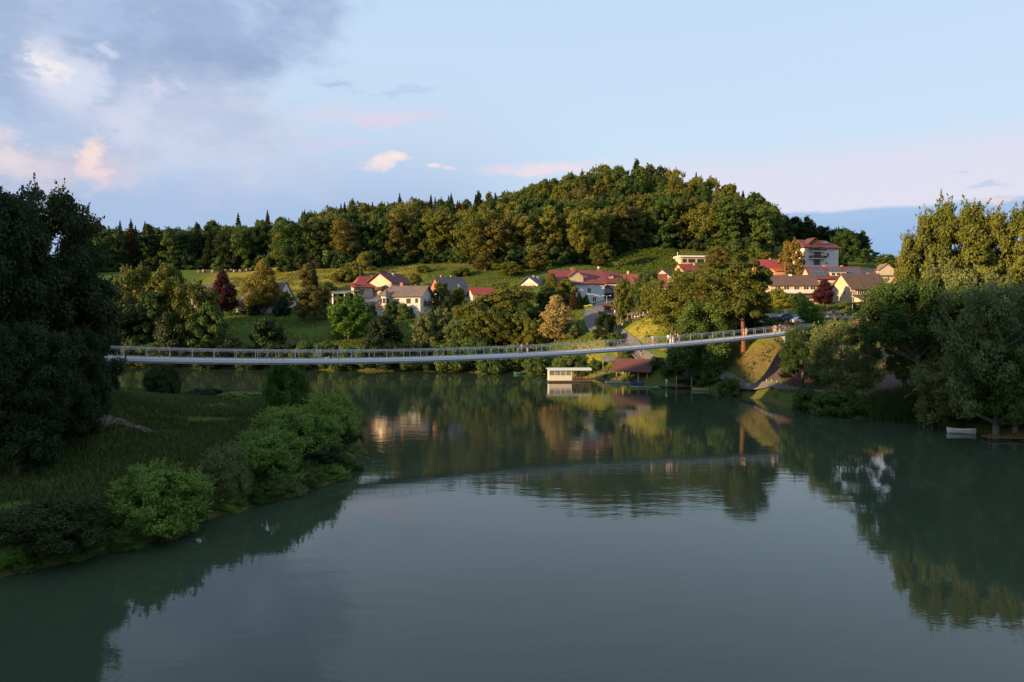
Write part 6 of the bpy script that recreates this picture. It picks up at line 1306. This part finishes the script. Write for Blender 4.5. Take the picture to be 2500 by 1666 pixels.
# ramp and lookout
for i, (px, Y, s, l) in enumerate(((1905, 141.5, 'red', 'first person from the left at the ramp railing, in red'), (1917, 141, 'coral', 'person in coral at the middle of the ramp railing'), (1922, 140.5, 'navy', 'person in navy at the middle of the ramp railing'), (1942, 139.5, 'orange', 'person in orange at the right part of the ramp railing'), (1947, 139.8, 'red', 'last person at the ramp railing, in red beside the orange one'))):
    person(gp(px, Y)+Vector((0, 0, .03)), (rsP.uniform(-1, 1), -1), ('stand_l', 'stand_f')[i % 2], s, ('jeans', 'black')[i % 2], HH[i % 4], l, 1.7+.04*(i % 3), 'people at the ramp', shoes='black')
for i, (px, s, l) in enumerate(((2021, 'pink', 'person in pink, leftmost by the clipped hedge'), (2028, 'white', 'person in white, second by the clipped hedge'), (2034, 'black', 'person in black, third by the clipped hedge'), (2042, 'grey', 'person in grey, fourth by the clipped hedge'), (2049, 'beige', 'person in beige, fifth by the clipped hedge'), (2057, 'yellow', 'person in yellow, rightmost by the clipped hedge'))):
    person(gp(px, 149+.4*(i % 3))+Vector((0, 0, .1)), (rsP.uniform(-1, 1), -1), ('stand_f', 'stand_l')[i % 2], s, ('jeans', 'khaki', 'black')[i % 3], HH[(i+1) % 4], l, 1.66+.05*(i % 4), 'people by the clipped hedge', shoes='black')
for i, (px, s) in enumerate(((2094, 'red'), (2100, 'pink'), (2107, 'red'), (2116, 'white'), (2127, 'orange'), (2138, 'beige'), (2148, 'black'), (2156, 'plum'), (2164, 'white'), (2170, 'navy'))):
    person(gp(px, 139.6+.5*(i % 3))+Vector((0, 0, .03)), (rsP.uniform(-1, 1), -1), ('stand_l', 'stand_f', 'stand')[i % 3], s, ('jeans', 'black', 'khaki')[i % 3], HH[i % 4], 'person in a %s top at the lookout railing among the right-hand willows' % s, 1.66+.04*(i % 4), 'people at the lookout', shoes='black')
person(on(1627, 946, .12), (-.6, -.8), 'stand', 'white', 'beige', 'dark', 'man in a white top standing on the dark green punt', 1.85, 'people at the boats')
person(gp(1566, 157)+Vector((0, 0, .12)), (.5, -.8), 'walk', 'black', 'grey', 'grey_hair', 'person in dark clothes walking down the lane above the boathouse', 1.72, 'people on the lane')
# dogs
def make_dog(fur):
    V = [(-.22, 0, .30), (-.02, 0, .29), (.17, 0, .31), (.26, 0, .40), (.33, 0, .45), (.42, 0, .43), (-.30, 0, .38), (-.36, 0, .47)]; Rr = [.085, .08, .10, .062, .066, .032, .022, .012]; E_ = [(2, 1), (1, 0), (2, 3), (3, 4), (4, 5), (0, 6), (6, 7)]
    for x, s, w in ((.16, -1, .03), (.16, 1, -.05)): b = len(V); V += [(x, s*.06, .22), (x+.0+w, s*.065, .12), (x+w*1.4, s*.065, .02)]; Rr += [.042, .026, .024]; E_ += [(2, b), (b, b+1), (b+1, b+2)]
    for x, s, w in ((-.22, -1, .04), (-.22, 1, -.04)): b = len(V); V += [(x+.03+w, s*.06, .21), (x-.07+w, s*.065, .12), (x-.04+w*1.5, s*.065, .02)]; Rr += [.052, .026, .023]; E_ += [(0, b), (b, b+1), (b+1, b+2)]
    for s in (-1, 1): b = len(V); V += [(.30, s*.045, .51), (.285, s*.06, .56)]; Rr += [.022, .010]; E_ += [(4, b), (b, b+1)]
    me = skin_tmp(V, E_, Rr, 1); me.name = 'dog'; me.materials.clear(); me.materials.append(fur); return me
def put_dog(px, n, head, fur, label):
    o = bpy.data.objects.new('dog', make_dog(fur)); link(o); o.location = on_bridge(px, n); o.rotation_euler = (0, 0, math.atan2(head[1], head[0])); o.scale = (1.05, 1.05, 1.05); tag(o, label, 'dog')
put_dog(668, 1.1, UD, plain('fur_tan', (.42, .27, .14), .9, var=.2, scale=8), 'small tan dog trotting behind the person in the coral shirt')
put_dog(797, 1.2, UD, plain('fur_white', (.62, .60, .56), .9, var=.12, scale=8), 'small white dog between the striding pair and the blonde person')
